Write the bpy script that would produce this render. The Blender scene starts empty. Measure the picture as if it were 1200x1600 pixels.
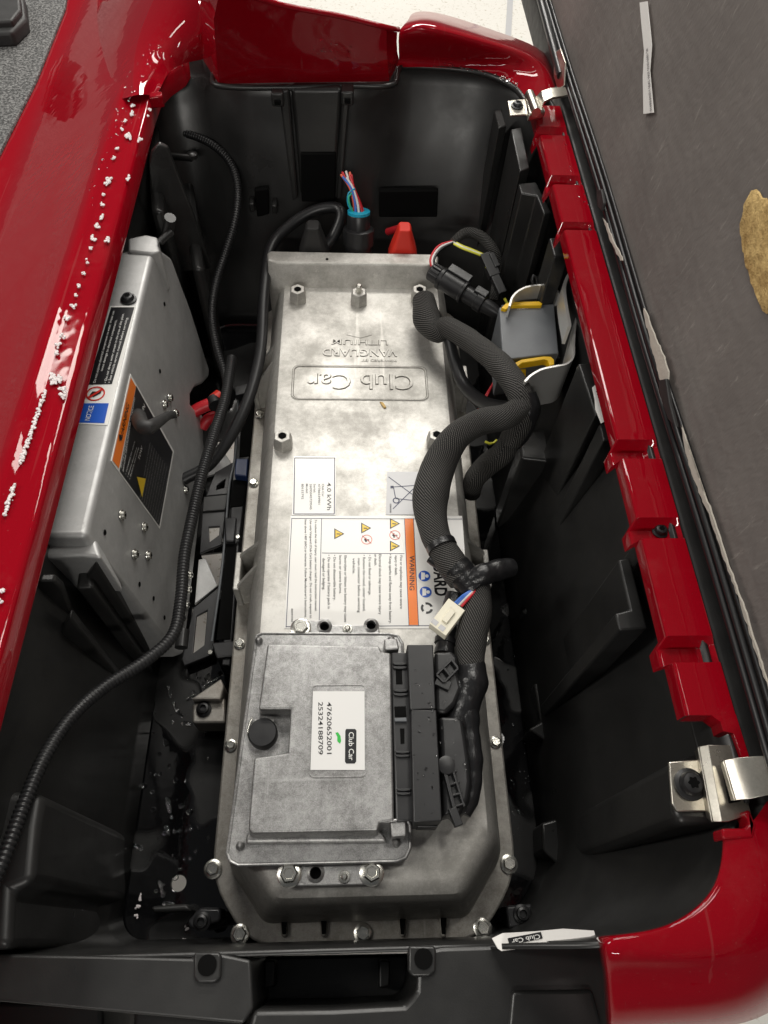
import bpy, bmesh, math, random
from mathutils import Vector, Matrix
from mathutils import noise as mnoise
random.seed(7)
SC = bpy.context.scene
COL = SC.collection
V = Vector

# ------------------------------------------------------------------ camera
CAM_Z = 0.95
FPX = 1098.5
ROT = Matrix(((0.998785, -0.00121212, -0.04926517),
              (-0.0246519, 0.85333514, -0.52077962),
              (0.04267094, 0.52136135, 0.85226846)))
cam_d = bpy.data.cameras.new('camera')
cam_d.sensor_fit = 'HORIZONTAL'; cam_d.sensor_width = 36.0
cam_d.lens = FPX / 1200 * 36.0
cam_d.clip_start = 0.01; cam_d.clip_end = 100
cam = bpy.data.objects.new('camera', cam_d); COL.objects.link(cam)
cam.matrix_world = Matrix.Translation((0, 0, CAM_Z)) @ ROT.to_4x4()
SC.camera = cam

# ------------------------------------------------------------------ world, lamps, exposure
w = bpy.data.worlds.new('World'); SC.world = w; w.use_nodes = True
bg = w.node_tree.nodes['Background']
bg.inputs[0].default_value = (0.95, 0.97, 1.0, 1); bg.inputs[1].default_value = 0.085

def area(name, loc, target, sx, sy, power, col=(1, .965, .9)):
    l = bpy.data.lights.new(name, 'AREA'); l.shape = 'RECTANGLE'
    l.size = sx; l.size_y = sy; l.energy = power; l.color = col
    o = bpy.data.objects.new(name, l); COL.objects.link(o)
    o.location = loc
    o.rotation_euler = (V(target) - V(loc)).to_track_quat('-Z', 'Y').to_euler()
    return o
area('ceiling_or_fill_lamp', (0.15, 1.80, 2.65), (0.1, 1.4, 0), 1.5, .10, 9)
area('ceiling_or_fill_lamp', (0.2, 3.0, 3.4), (0.0, 1.2, 0), 2.6, .45, 78)
area('ceiling_or_fill_lamp', (0.2, 5.6, 2.75), (0.1, 2.8, -.5), 2.6, .45, 150)  # extra unseen lamp, added to brighten the floor
area('ceiling_or_fill_lamp', (-2.4, .45, 2.6), (0.1, .5, .2), .30, 1.9, 42)
area('ceiling_or_fill_lamp', (1.15, 1.1, 2.9), (-.1, .7, 0), .25, 1.3, 20)
area('ceiling_or_fill_lamp', (-.2, -2.6, 2.2), (0, .9, .2), 1.4, .15, 34)  # unseen fill behind the camera, added to light the faces turned to it
SC.view_settings.view_transform = 'Standard'
SC.view_settings.look = 'None'
SC.view_settings.gamma = 1
SC.view_settings.exposure = 0.0

# ------------------------------------------------------------------ pixel helpers (photograph pixels -> point on a real plane)
def ray(px, py):
    return ROT @ V((px - 600, 800 - py, -FPX))
def at(px, py, z):
    d = ray(px, py); t = (z - CAM_Z) / d.z
    return V((d.x * t, d.y * t, z))
def on(px, py, p0, n):
    d = ray(px, py); o = V((0, 0, CAM_Z))
    return o + d * ((V(p0) - o).dot(V(n)) / d.dot(V(n)))
def ats(pts, z):
    return [at(p[0], p[1], z) for p in pts]

# ------------------------------------------------------------------ materials
def nt(name):
    m = bpy.data.materials.new(name); m.use_nodes = True
    t = m.node_tree; b = t.nodes['Principled BSDF']
    return m, t, b
def ramp(t, fac, c0, c1, p0=.3, p1=.7):
    r = t.nodes.new('ShaderNodeValToRGB')
    r.color_ramp.elements[0].position = p0; r.color_ramp.elements[1].position = p1
    r.color_ramp.elements[0].color = (*c0, 1); r.color_ramp.elements[1].color = (*c1, 1)
    t.links.new(fac, r.inputs[0]); return r.outputs[0]
def noise(t, scale, detail=4, rough=.6, vec=None, out='Fac'):
    n = t.nodes.new('ShaderNodeTexNoise')
    n.inputs['Scale'].default_value = scale; n.inputs['Detail'].default_value = detail
    n.inputs['Roughness'].default_value = rough
    if vec is None:
        g = t.nodes.new('ShaderNodeTexCoord'); vec = g.outputs['Object']
    t.links.new(vec, n.inputs['Vector']); return n.outputs[out]
def bump(t, b, h, strength, dist=.001):
    n = t.nodes.new('ShaderNodeBump'); n.inputs['Strength'].default_value = strength
    n.inputs['Distance'].default_value = dist
    t.links.new(h, n.inputs['Height']); t.links.new(n.outputs[0], b.inputs['Normal']); return n
def mixc(t, fac, a, b_):
    m = t.nodes.new('ShaderNodeMix'); m.data_type = 'RGBA'
    t.links.new(fac, m.inputs[0])
    for i, x in ((6, a), (7, b_)):
        if isinstance(x, tuple): m.inputs[i].default_value = (*x, 1)
        else: t.links.new(x, m.inputs[i])
    return m.outputs[2]
def plain(name, col, rough=.5, metal=0, coat=0, nb=None, spec=.5):
    m, t, b = nt(name)
    b.inputs['Base Color'].default_value = (*col, 1)
    b.inputs['Roughness'].default_value = rough; b.inputs['Metallic'].default_value = metal
    b.inputs['Coat Weight'].default_value = coat; b.inputs['Coat Roughness'].default_value = .04
    b.inputs['Specular IOR Level'].default_value = spec
    if nb:
        bump(t, b, noise(t, nb[0]), nb[1], nb[2])
    return m
def plastic(name, c0, c1, r0, r1, scale=9, grain=900, gs=.12):
    m, t, b = nt(name)
    f = noise(t, scale, 6, .65)
    t.links.new(ramp(t, f, c0, c1), b.inputs['Base Color'])
    f2 = noise(t, scale * 1.7, 5, .6)
    t.links.new(ramp(t, f2, (r0,) * 3, (r1,) * 3), b.inputs['Roughness'])
    bump(t, b, noise(t, grain, 2), gs, .0005)
    return m
def math2(t, op, a, b_):
    n = t.nodes.new('ShaderNodeMath'); n.operation = op
    for i, x in ((0, a), (1, b_)):
        if isinstance(x, (int, float)): n.inputs[i].default_value = x
        else: t.links.new(x, n.inputs[i])
    return n.outputs[0]
def stretched(t, scale, sc, rot, detail=3):
    g = t.nodes.new('ShaderNodeTexCoord'); mp = t.nodes.new('ShaderNodeMapping')
    mp.inputs['Scale'].default_value = sc; mp.inputs['Rotation'].default_value = (0, 0, rot)
    t.links.new(g.outputs['Object'], mp.inputs[0]); return noise(t, scale, detail, .6, mp.outputs[0])
def cast(name, c0, c1, r0, r1, s1=14, s2=700, bs=.25, stain=None, gw=.45, metal=.85):
    """cast aluminium: cloudy patches, fine sharp grain, scuffs and dirt"""
    m, t, b = nt(name)
    patch = noise(t, s1, 9, .74)
    fine = noise(t, s2, 5, .9)
    mid_ = noise(t, s2 * .22, 6, .8)
    f = math2(t, 'ADD', math2(t, 'MULTIPLY', patch, 1 - gw), math2(t, 'ADD', math2(t, 'MULTIPLY', fine, gw * .6), math2(t, 'MULTIPLY', mid_, gw * .4)))
    col = ramp(t, f, c0, c1, .43, .57)
    scuff = ramp(t, stretched(t, 60, (1, .05, 1), .5), (0, 0, 0), (1, 1, 1), .66, .72)
    scuff2 = ramp(t, stretched(t, 45, (.05, 1, 1), .2), (0, 0, 0), (1, 1, 1), .68, .74)
    col = mixc(t, math2(t, 'MULTIPLY', math2(t, 'MAXIMUM', scuff, scuff2), .35), col, tuple(min(1, x * 1.35) for x in c1))
    spots = ramp(t, noise(t, 55, 4, .6), (0, 0, 0), (1, 1, 1), .70, .76)
    col = mixc(t, math2(t, 'MULTIPLY', spots, .5), col, tuple(x * .45 for x in c0))
    if stain:
        mask = ramp(t, noise(t, 9, 8, .75), (0, 0, 0), (1, 1, 1), .50, .66)
        col = mixc(t, math2(t, 'MULTIPLY', mask, .8), col, stain)
    t.links.new(col, b.inputs['Base Color'])
    b.inputs['Metallic'].default_value = metal
    rr = ramp(t, patch, (r1,) * 3, (r0,) * 3, .35, .65)
    t.links.new(rr, b.inputs['Roughness'])
    bump(t, b, fine, bs, .0005)
    return m
M = {}
M['tub'] = plastic('black_tub_plastic', (.013, .013, .0132), (.026, .0258, .025), .26, .46, 7, 700, .12)
def wet_mat():
    m, t, b = nt('wet_black_tub_plastic')
    f = noise(t, 8, 2, .45)
    wet = ramp(t, f, (0, 0, 0), (1, 1, 1), .47, .50)
    dirt = noise(t, 60, 5, .7)
    t.links.new(mixc(t, wet, ramp(t, dirt, (.010, .010, .010), (.018, .0175, .017)), (.004, .004, .0045)), b.inputs['Base Color'])
    t.links.new(ramp(t, wet, (.42,) * 3, (.05,) * 3, 0, 1), b.inputs['Roughness'])
    bump(t, b, math2(t, 'ADD', wet, math2(t, 'MULTIPLY', noise(t, 40, 3), .5)), .25, .0015)
    return m
M['tub_wet'] = wet_mat()
M['black'] = plastic('black_part_plastic', (.011, .011, .012), (.018, .018, .019), .32, .46, 20, 900, .08)
M['rubber'] = plastic('black_rubber', (.012, .012, .012), (.022, .021, .021), .5, .65, 30, 900, .15)
M['vinyl_cable'] = plain('black_cable_vinyl', (.012, .012, .013), .38)
M['tape'] = plain('black_tape', (.012, .012, .013), .28, nb=(140, .5, .002))
M['steel_black'] = plastic('black_painted_steel', (.014, .014, .016), (.03, .03, .032), .3, .45, 15, 600, .1)
M['alu'] = cast('cast_aluminium_cover', (.40, .388, .36), (.64, .625, .59), .44, .60, 11, 700, .3, gw=.42, metal=.68)
M['alu_edge_shade'] = cast('painted_edge_shade', (.10, .095, .085), (.20, .19, .17), .5, .65)  # darker alloy colour, paints shade round raised edges
M['alu_ecu'] = cast('cast_aluminium_module', (.17, .168, .165), (.44, .437, .432), .36, .50, 16, 900, .4, gw=.66)
M['alu_box'] = cast('milled_aluminium_box', (.43, .43, .425), (.52, .52, .515), .48, .60, 12, 600, .15, gw=.3, metal=.6)
M['alu_flange'] = cast('cast_aluminium_flange', (.25, .235, .21), (.47, .45, .415), .38, .54, 18, 700, .3, stain=(.10, .078, .055), metal=.6)
M['zinc'] = plain('zinc_plated_steel', (.66, .65, .60), .27, 1, nb=(300, .08, .0005))
M['hinge'] = cast('brushed_hinge_steel', (.50, .47, .41), (.66, .63, .56), .26, .38, 20, 500, .12, gw=.3, metal=1)
M['bright'] = plain('polished_spring_steel', (.82, .81, .78), .38, .75)
M['hole'] = plain('dark_socket', (.004, .004, .004), .7, spec=.05)
M['white_lbl'] = plain('white_label_film', (.86, .85, .82), .2, nb=(90, .05, .001))
M['white_ecu_lbl'] = plain('white_paper_label', (.74, .735, .72), .42)
M['grey_lbl'] = plain('grey_label_film', (.52, .52, .53), .3)
M['ink'] = plain('black_ink', (.012, .012, .014), .35)
M['ink_navy'] = plain('navy_ink', (.012, .016, .07), .35)
M['ink_grey'] = plain('grey_ink', (.10, .10, .11), .4)
M['ink_mid'] = plain('faded_white_ink', (.38, .38, .37), .4)
M['ink_white'] = plain('white_ink', (.78, .78, .76), .4)
M['orange'] = plain('orange_ink', (.87, .20, .015), .3)
M['yellow_ink'] = plain('yellow_ink', (.85, .58, .03), .3)
M['blue_ink'] = plain('blue_ink', (.02, .10, .50), .3)
M['red_ink'] = plain('red_ink', (.62, .03, .02), .3)
M['pale_red_ink'] = plain('pale_red_ink', (.72, .20, .16), .3)
M['green_ink'] = plain('green_marker_ink', (.03, .45, .06), .4)
M['red_boot'] = plain('red_rubber_boot', (.72, .035, .02), .42)
M['red_wire'] = plain('red_wire', (.55, .02, .03), .4)
M['orange_wire'] = plain('orange_wire', (.75, .12, .06), .4)
M['white_wire'] = plain('white_wire', (.70, .68, .66), .4)
M['blue_wire'] = plain('blue_wire', (.05, .16, .55), .4)
M['green_wire'] = plain('green_wire', (.02, .42, .24), .4)
M['yellow_wire'] = plain('yellow_wire', (.70, .68, .06), .4)
M['teal'] = plain('teal_seal', (.01, .33, .50), .4)
M['yellow'] = plain('yellow_plastic', (.70, .42, .004), .42, nb=(200, .05, .0005))
M['grey_plastic'] = plastic('grey_module_plastic', (.105, .112, .122), (.13, .138, .148), .36, .46, 20, 900, .06)
M['ivory'] = plain('ivory_nylon', (.78, .74, .60), .4, nb=(250, .06, .0005))
M['paper'] = plain('white_tag_paper', (.88, .86, .83), .6)
M['torn'] = plain('torn_pale_backing', (.50, .46, .40), .7, nb=(120, .5, .002))
M['navy_plastic'] = plain('navy_plastic', (.015, .03, .09), .35)
M['gold_foam'] = None

def red_paint():
    m, t, b = nt('red_metallic_paint')
    fl = noise(t, 2600, 2, .5)
    wv = noise(t, 3.0, 3, .5)
    c = mixc(t, fl, (.21, .001, .0055), (.32, .0028, .011))
    t.links.new(c, b.inputs['Base Color'])
    b.inputs['Metallic'].default_value = 0
    b.inputs['Roughness'].default_value = .42
    b.inputs['Specular IOR Level'].default_value = 0
    b.inputs['Coat Weight'].default_value = 1.0
    t.links.new(ramp(t, noise(t, 14, 7, .7), (.02,) * 3, (.07,) * 3, .45, .7), b.inputs['Coat Roughness'])
    b.inputs['Coat IOR'].default_value = 1.38
    sc1 = ramp(t, stretched(t, 120, (1, .02, .3), .4), (0, 0, 0), (1, 1, 1), .66, .70)
    dust = ramp(t, noise(t, 9, 8, .75), (0, 0, 0), (1, 1, 1), .52, .75)
    speck = ramp(t, noise(t, 420, 2, .5), (0, 0, 0), (1, 1, 1), .70, .76)
    wear = math2(t, 'ADD', math2(t, 'MULTIPLY', sc1, .04), math2(t, 'ADD', math2(t, 'MULTIPLY', dust, .035), math2(t, 'MULTIPLY', speck, .05)))
    t.links.new(mixc(t, wear, c, (.50, .40, .36)), b.inputs['Base Color'])
    n = t.nodes.new('ShaderNodeBump'); n.inputs['Strength'].default_value = .12; n.inputs['Distance'].default_value = .004
    t.links.new(noise(t, 25, 2, .4), n.inputs['Height'])
    t.links.new(n.outputs[0], b.inputs['Coat Normal'])
    return m
M['red'] = red_paint()

def sleeve_mat():
    m, t, b = nt('braided_black_sleeve')
    uv = t.nodes.new('ShaderNodeUVMap')
    sep = t.nodes.new('ShaderNodeSeparateXYZ'); t.links.new(uv.outputs[0], sep.inputs[0])
    def mth(op, a, bb):
        n = t.nodes.new('ShaderNodeMath'); n.operation = op
        for i, x in ((0, a), (1, bb)):
            if isinstance(x, (int, float)): n.inputs[i].default_value = x
            else: t.links.new(x, n.inputs[i])
        return n.outputs[0]
    # u in metres round the sleeve, v in metres along it: a twill of fine diagonal ribs crossed by thread
    nz = noise(t, 60, 2, .5)
    k = 2 * math.pi / .0040
    a = mth('ADD', mth('MULTIPLY', sep.outputs[1], k), mth('MULTIPLY', sep.outputs[0], k * 1.3))
    a = mth('ADD', a, mth('MULTIPLY', nz, 1.5))
    r1 = mth('MULTIPLY_ADD', mth('SINE', a, 0), .5); r1.node.inputs[2].default_value = .5
    k2 = 2 * math.pi / .0022
    c = mth('SUBTRACT', mth('MULTIPLY', sep.outputs[1], k2 * .5), mth('MULTIPLY', sep.outputs[0], k2))
    r2 = mth('MULTIPLY_ADD', mth('SINE', c, 0), .5); r2.node.inputs[2].default_value = .5
    h = mth('ADD', mth('MULTIPLY', r1, .7), mth('MULTIPLY', mth('MULTIPLY', r1, r2), .5))
    t.links.new(ramp(t, h, (.005, .005, .005), (.12, .115, .108), .30, 1.15), b.inputs['Base Color'])
    b.inputs['Roughness'].default_value = .6
    b.inputs['Specular IOR Level'].default_value = .25
    bump(t, b, h, .9, .0010)
    return m
M['sleeve'] = sleeve_mat()

def seat_mat():
    m, t, b = nt('brown_black_seat_backing')
    g = t.nodes.new('ShaderNodeTexCoord')
    mp = t.nodes.new('ShaderNodeMapping'); mp.inputs['Scale'].default_value = (1, 1, .22)
    mp.inputs['Rotation'].default_value = (.55, 0, 0)
    t.links.new(g.outputs['Object'], mp.inputs[0])
    scr = noise(t, 110, 8, .8, mp.outputs[0])
    big = noise(t, 8, 5, .6)
    c = mixc(t, ramp(t, scr, (0, 0, 0), (1, 1, 1), .58, .80), ramp(t, big, (.165, .147, .138), (.215, .193, .18)), (.38, .35, .32))
    t.links.new(c, b.inputs['Base Color'])
    b.inputs['Roughness'].default_value = .7
    b.inputs['Specular IOR Level'].default_value = .1
    wv = t.nodes.new('ShaderNodeTexWave'); wv.inputs['Scale'].default_value = 190; wv.inputs['Distortion'].default_value = 6
    wv.inputs['Detail'].default_value = 2
    t.links.new(mp.outputs[0], wv.inputs['Vector'])
    add = t.nodes.new('ShaderNodeMath'); add.operation = 'ADD'
    t.links.new(scr, add.inputs[0]); t.links.new(wv.outputs['Fac'], add.inputs[1])
    bump(t, b, add.outputs[0], .20, .0010)
    return m
M['seat'] = seat_mat()
def mat_mat():
    m, t, b = nt('speckled_floor_mat_rubber')
    f = noise(t, 260, 3, .6)
    t.links.new(ramp(t, f, (.03, .03, .03), (.22, .22, .215), .42, .66), b.inputs['Base Color'])
    b.inputs['Roughness'].default_value = .6
    bump(t, b, f, .8, .004)
    return m
M['mat'] = mat_mat()
def foam_mat():
    m, t, b = nt('tan_foam')
    f = noise(t, 38, 6, .75)
    t.links.new(ramp(t, f, (.30, .17, .05), (.72, .50, .20), .30, .60), b.inputs['Base Color'])
    b.inputs['Roughness'].default_value = .8
    bump(t, b, noise(t, 160, 4), .8, .004)
    return m
M['gold_foam'] = foam_mat()
def ground_mat():
    m, t, b = nt('pale_flake_epoxy_floor')
    f = noise(t, 70, 3, .8)
    c = mixc(t, ramp(t, f, (0, 0, 0), (1, 1, 1), .34, .42), (.50, .46, .38), (.76, .74, .69))
    big = noise(t, 1.3, 4)
    t.links.new(c, b.inputs['Base Color'])
    b.inputs['Roughness'].default_value = .35
    return m
M['ground'] = ground_mat()
M['suds'] = plain('soap_foam', (.90, .84, .84), .22)
M['suds'].node_tree.nodes['Principled BSDF'].inputs['Transmission Weight'].default_value = .15
M['suds'].node_tree.nodes['Principled BSDF'].inputs['IOR'].default_value = 1.12
mw, tw, bw = nt('water')
bw.inputs['Base Color'].default_value = (1, 1, 1, 1); bw.inputs['Roughness'].default_value = .02
bw.inputs['Transmission Weight'].default_value = 1; bw.inputs['IOR'].default_value = 1.33
M['water'] = mw

# ------------------------------------------------------------------ object helpers
ORIGIN = {}
def thing(name, label, cat, loc=(0, 0, 0), group=None):
    o = bpy.data.objects.new(name, None); COL.objects.link(o)
    o.empty_display_size = .02
    o.location = loc; ORIGIN[o.name] = V(loc)
    o['label'] = label; o['category'] = cat
    if group: o['group'] = group
    return o
def org(p):
    return ORIGIN.get(p.name, V((0, 0, 0))) if p else V((0, 0, 0))
def link(name, me, mat, parent=None, bev=0, seg=2, smooth=True, loc=None, rot=None, angle=35):
    if mat is not None and not me.materials: me.materials.append(M[mat])
    o = bpy.data.objects.new(name, me); COL.objects.link(o)
    if smooth and len(me.polygons):
        me.polygons.foreach_set('use_smooth', [True] * len(me.polygons))
        try: me.set_sharp_from_angle(angle=math.radians(angle))
        except Exception: pass
    if parent: o.parent = parent
    ow = org(parent)
    if loc is not None: o.location = V(loc) - ow
    else: o.location = -ow
    if rot is not None: o.rotation_euler = rot
    ORIGIN[o.name] = V((0, 0, 0)) if loc is None else V(loc)
    if bev:
        b = o.modifiers.new('bevel', 'BEVEL'); b.width = bev; b.segments = seg
        b.limit_method = 'ANGLE'; b.angle_limit = math.radians(32); b.harden_normals = False
        wn = o.modifiers.new('flat_faces', 'WEIGHTED_NORMAL'); wn.keep_sharp = True; wn.weight = 80
    return o
def tag(o, label, cat, group=None):
    o['label'] = label; o['category'] = cat
    if group: o['group'] = group
    return o
def mesh(vs, fs, name='mesh'):
    me = bpy.data.meshes.new(name); me.from_pydata([tuple(v) for v in vs], [], fs); me.update(); return me
def fixn(me):
    bm = bmesh.new(); bm.from_mesh(me); bmesh.ops.recalc_face_normals(bm, faces=bm.faces); bm.to_mesh(me); bm.free(); return me
def prism_me(pts, ext, top_scale=None):
    n = len(pts); pts = [V(p) for p in pts]; ext = V(ext)
    vs = pts + [p + ext for p in pts]
    fs = [list(range(n)), list(range(2 * n - 1, n - 1, -1))]
    fs += [[i, i + n, (i + 1) % n + n, (i + 1) % n] for i in range(n)]
    return fixn(mesh(vs, fs))
def prism(name, pts, ext, mat, parent=None, bev=.0015, seg=2, **k):
    return link(name, prism_me(pts, ext), mat, parent, bev, seg, **k)
def pz(name, px, ztop, zbot, mat, parent=None, bev=.0015, seg=2, **k):
    """upright prism whose top face is given in photo pixels at height ztop"""
    return prism(name, ats(px, ztop), (0, 0, zbot - ztop), mat, parent, bev, seg, **k)
def box_me(c, sx, sy, sz, mtx=None):
    vs = []
    for x in (-1, 1):
        for y in (-1, 1):
            for z in (-1, 1):
                p = V((x * sx / 2, y * sy / 2, z * sz / 2))
                if mtx: p = mtx @ p
                vs.append(V(c) + p)
    fs = [(0, 1, 3, 2), (4, 6, 7, 5), (0, 4, 5, 1), (2, 3, 7, 6), (0, 2, 6, 4), (1, 5, 7, 3)]
    return fixn(mesh(vs, fs))
def box(name, c, sx, sy, sz, mat, parent=None, bev=.0015, mtx=None, **k):
    return link(name, box_me(c, sx, sy, sz, mtx), mat, parent, bev, **k)
def frame_from(zax, xh=V((1, 0, 0))):
    z = V(zax).normalized(); x = V(xh) - z * V(xh).dot(z)
    if x.length < 1e-4: x = V((0, 1, 0)) - z * z.y
    x.normalize(); y = z.cross(x)
    return Matrix((x, y, z)).transposed()
def lathe_me(prof, n=20, mtx=None, c=(0, 0, 0), jag=None):
    """prof: list of (r, h); revolve around local z"""
    vs, fs = [], []
    for r, h in prof:
        for i in range(n):
            a = 2 * math.pi * i / n
            rr = r * (jag(a, h) if jag else 1)
            p = V((rr * math.cos(a), rr * math.sin(a), h))
            if mtx: p = mtx @ p
            vs.append(p + V(c))
    for k in range(len(prof) - 1):
        for i in range(n):
            j = (i + 1) % n
            fs.append((k * n + i, k * n + j, (k + 1) * n + j, (k + 1) * n + i))
    fs.append(list(range(n))[::-1]); fs.append([(len(prof) - 1) * n + i for i in range(n)])
    return fixn(mesh(vs, fs))
def join_me(mes):
    bm = bmesh.new()
    for m in mes: bm.from_mesh(m)
    me = bpy.data.meshes.new('mesh'); bm.to_mesh(me); bm.free(); return me
def loft_me(rings, cap0=True, cap1=True, closed=True):
    n = len(rings[0]); vs = [V(p) for r in rings for p in r]; fs = []
    for k in range(len(rings) - 1):
        for i in range(n if closed else n - 1):
            j = (i + 1) % n
            fs.append((k * n + i, k * n + j, (k + 1) * n + j, (k + 1) * n + i))
    if cap0: fs.append(list(range(n))[::-1])
    if cap1: fs.append([(len(rings) - 1) * n + i for i in range(n)])
    return fixn(mesh(vs, fs))
def rrect(x0, x1, y0, y1, r, n=6):
    """rounded rectangle, r a number or four (x1y1, x0y1, x0y0, x1y0)"""
    if not isinstance(r, (list, tuple)): r = (r,) * 4
    out = []
    for (cx, cy, a0, rr) in ((x1, y1, 0, r[0]), (x0, y1, 90, r[1]), (x0, y0, 180, r[2]), (x1, y0, 270, r[3])):
        sx = -1 if cx == x1 else 1; sy = -1 if cy == y1 else 1
        for i in range(n + 1):
            a = math.radians(a0 + 90 * i / n)
            out.append(V((cx + sx * rr + rr * math.cos(a), cy + sy * rr + rr * math.sin(a), 0)))
    return out
def catmull(pts, step):
    pts = [V(p) for p in pts]; P = [pts[0] * 2 - pts[1]] + pts + [pts[-1] * 2 - pts[-2]]
    fine = []
    for i in range(1, len(P) - 2):
        for k in range(24):
            t = k / 24; a, b, c, d = P[i - 1], P[i], P[i + 1], P[i + 2]
            fine.append(.5 * ((2 * b) + (c - a) * t + (2 * a - 5 * b + 4 * c - d) * t * t + (3 * b - a - 3 * c + d) * t ** 3))
    fine.append(pts[-1])
    L = [0]
    for i in range(1, len(fine)): L.append(L[-1] + (fine[i] - fine[i - 1]).length)
    n = max(2, int(round(L[-1] / step))); out = []; j = 0
    for k in range(n + 1):
        s = L[-1] * k / n
        while j < len(L) - 2 and L[j + 1] < s: j += 1
        f = (s - L[j]) / max(1e-9, L[j + 1] - L[j])
        out.append(fine[j].lerp(fine[j + 1], min(1, f)))
    return out, L[-1]
def tube_me(pts, r, nseg=14, step=.006, rf=None, cap=True, flat=1.0):
    """tube through pts; r a number or a list of radii at the points; rf(s, total) multiplies; UV in metres"""
    path, tot = catmull(pts, step)
    n = len(path)
    if isinstance(r, (list, tuple)):
        ctrl = [V((x, 0, 0)) for x in r]; rs = []
        for k in range(n):
            u = k / (n - 1) * (len(r) - 1); i = min(int(u), len(r) - 2); rs.append(r[i] + (r[i + 1] - r[i]) * (u - i))
    else: rs = [r] * n
    vs, fs = [], []
    T = [(path[min(i + 1, n - 1)] - path[max(i - 1, 0)]).normalized() for i in range(n)]
    up = V((0, 0, 1)) if abs(T[0].z) < .9 else V((0, 1, 0))
    N = (up - T[0] * up.dot(T[0])).normalized()
    for i in range(n):
        N = (N - T[i] * N.dot(T[i])).normalized(); B = T[i].cross(N)
        rr = rs[i] * (rf(i / (n - 1) * tot, tot) if rf else 1)
        for k in range(nseg):
            a = 2 * math.pi * k / nseg
            vs.append(path[i] + (N * math.cos(a) * flat + B * math.sin(a)) * rr)
    uvs = []
    rm = sum(rs) / n
    for i in range(n - 1):
        for k in range(nseg):
            j = (k + 1) % nseg
            fs.append((i * nseg + k, i * nseg + j, (i + 1) * nseg + j, (i + 1) * nseg + k))
            u0, u1 = 2 * math.pi * rm * k / nseg, 2 * math.pi * rm * (k + 1) / nseg
            v0, v1 = tot * i / (n - 1), tot * (i + 1) / (n - 1)
            uvs += [(u0, v0), (u1, v0), (u1, v1), (u0, v1)]
    if cap:
        fs.append(list(range(nseg))[::-1]); uvs += [(0, 0)] * nseg
        fs.append([(n - 1) * nseg + k for k in range(nseg)]); uvs += [(0, 0)] * nseg
    me = mesh(vs, fs)
    lay = me.uv_layers.new(name='UVMap')
    for i, u in enumerate(uvs): lay.data[i].uv = u
    return me
def tube(name, pts, r, mat, parent=None, **k):
    kk = {x: k.pop(x) for x in ('nseg', 'step', 'rf', 'cap', 'flat') if x in k}
    return link(name, tube_me(pts, r, **kk), mat, parent, angle=60, **k)
def pxz(lst):
    return [at(a, b, c) for a, b, c in lst]
def curve_plate_me(outline, holes, thick, bev=.0):
    """flat plate in local xy with holes, top at z=0"""
    cu = bpy.data.curves.new('c', 'CURVE'); cu.dimensions = '2D'; cu.fill_mode = 'BOTH'
    for loop in [outline] + list(holes):
        s = cu.splines.new('POLY'); s.points.add(len(loop) - 1)
        for i, p in enumerate(loop): s.points[i].co = (p[0], p[1], 0, 1)
        s.use_cyclic_u = True
    cu.extrude = max(0, thick / 2 - bev); cu.bevel_depth = bev; cu.bevel_resolution = 1; cu.offset = -bev if bev else 0
    o = bpy.data.objects.new('c', cu)
    me = bpy.data.meshes.new_from_object(o)
    me.transform(Matrix.Translation((0, 0, -thick / 2)))
    bpy.data.objects.remove(o); bpy.data.curves.remove(cu)
    me.materials.clear()
    return me
def circ(c, r, n=20):
    return [V((c[0] + r * math.cos(2 * math.pi * i / n), c[1] + r * math.sin(2 * math.pi * i / n), 0)) for i in range(n)]
def hplate(name, outline, holes, ztop, thick, mat, parent=None, bev=.0008):
    me = curve_plate_me(outline, holes, thick, bev); me.transform(Matrix.Translation((0, 0, ztop)))
    return link(name, me, mat, parent)
def text_me(body, p0, p1, height, up, nrm, extrude=.0, bev=0, fit=True, bold=0):
    """text whose baseline runs from p0 to p1; height = height of a capital"""
    cu = bpy.data.curves.new('t', 'FONT'); cu.body = body; cu.size = 1.0; cu.extrude = extrude; cu.bevel_depth = bev
    cu.offset = bold; cu.resolution_u = 3
    o = bpy.data.objects.new('t', cu)
    me = bpy.data.meshes.new_from_object(o)
    bpy.data.objects.remove(o); bpy.data.curves.remove(cu); me.materials.clear()
    if not len(me.vertices): return me
    xs = [v.co.x for v in me.vertices]
    x0, x1 = min(xs), max(xs)
    p0, p1 = V(p0), V(p1); ex = (p1 - p0); L = ex.length; ex.normalize()
    nrm = V(nrm).normalized(); ey = nrm.cross(ex).normalized()
    sx = L / max(1e-6, x1 - x0) if fit else height / .70
    sy = height / .70
    for v in me.vertices:
        c = v.co.copy()
        v.co = p0 + ex * ((c.x - x0) * sx) + ey * (c.y * sy) + nrm * c.z
    me.update(); return me
def quad_me(pts): return mesh(pts, [list(range(len(pts)))])
def ring_me(outer, inner):
    n = len(outer); return mesh(list(outer) + list(inner), [(i, (i + 1) % n, n + (i + 1) % n, n + i) for i in range(n)])
_ico = {}
class Balls:
    def __init__(self): self.v = []; self.f = []
def sphere_bm(B, c, r, sub=1, sq=(1, 1, 1)):
    if sub not in _ico:
        bm = bmesh.new(); bmesh.ops.create_icosphere(bm, subdivisions=sub, radius=1); bm.verts.index_update()
        _ico[sub] = ([tuple(v.co) for v in bm.verts], [tuple(v.index for v in f.verts) for f in bm.faces]); bm.free()
    vs, fs = _ico[sub]; n = len(B.v)
    B.v += [(x * r * sq[0] + c[0], y * r * sq[1] + c[1], z * r * sq[2] + c[2]) for x, y, z in vs]
    B.f += [(a + n, b + n, d + n) for a, b, d in fs]
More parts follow.
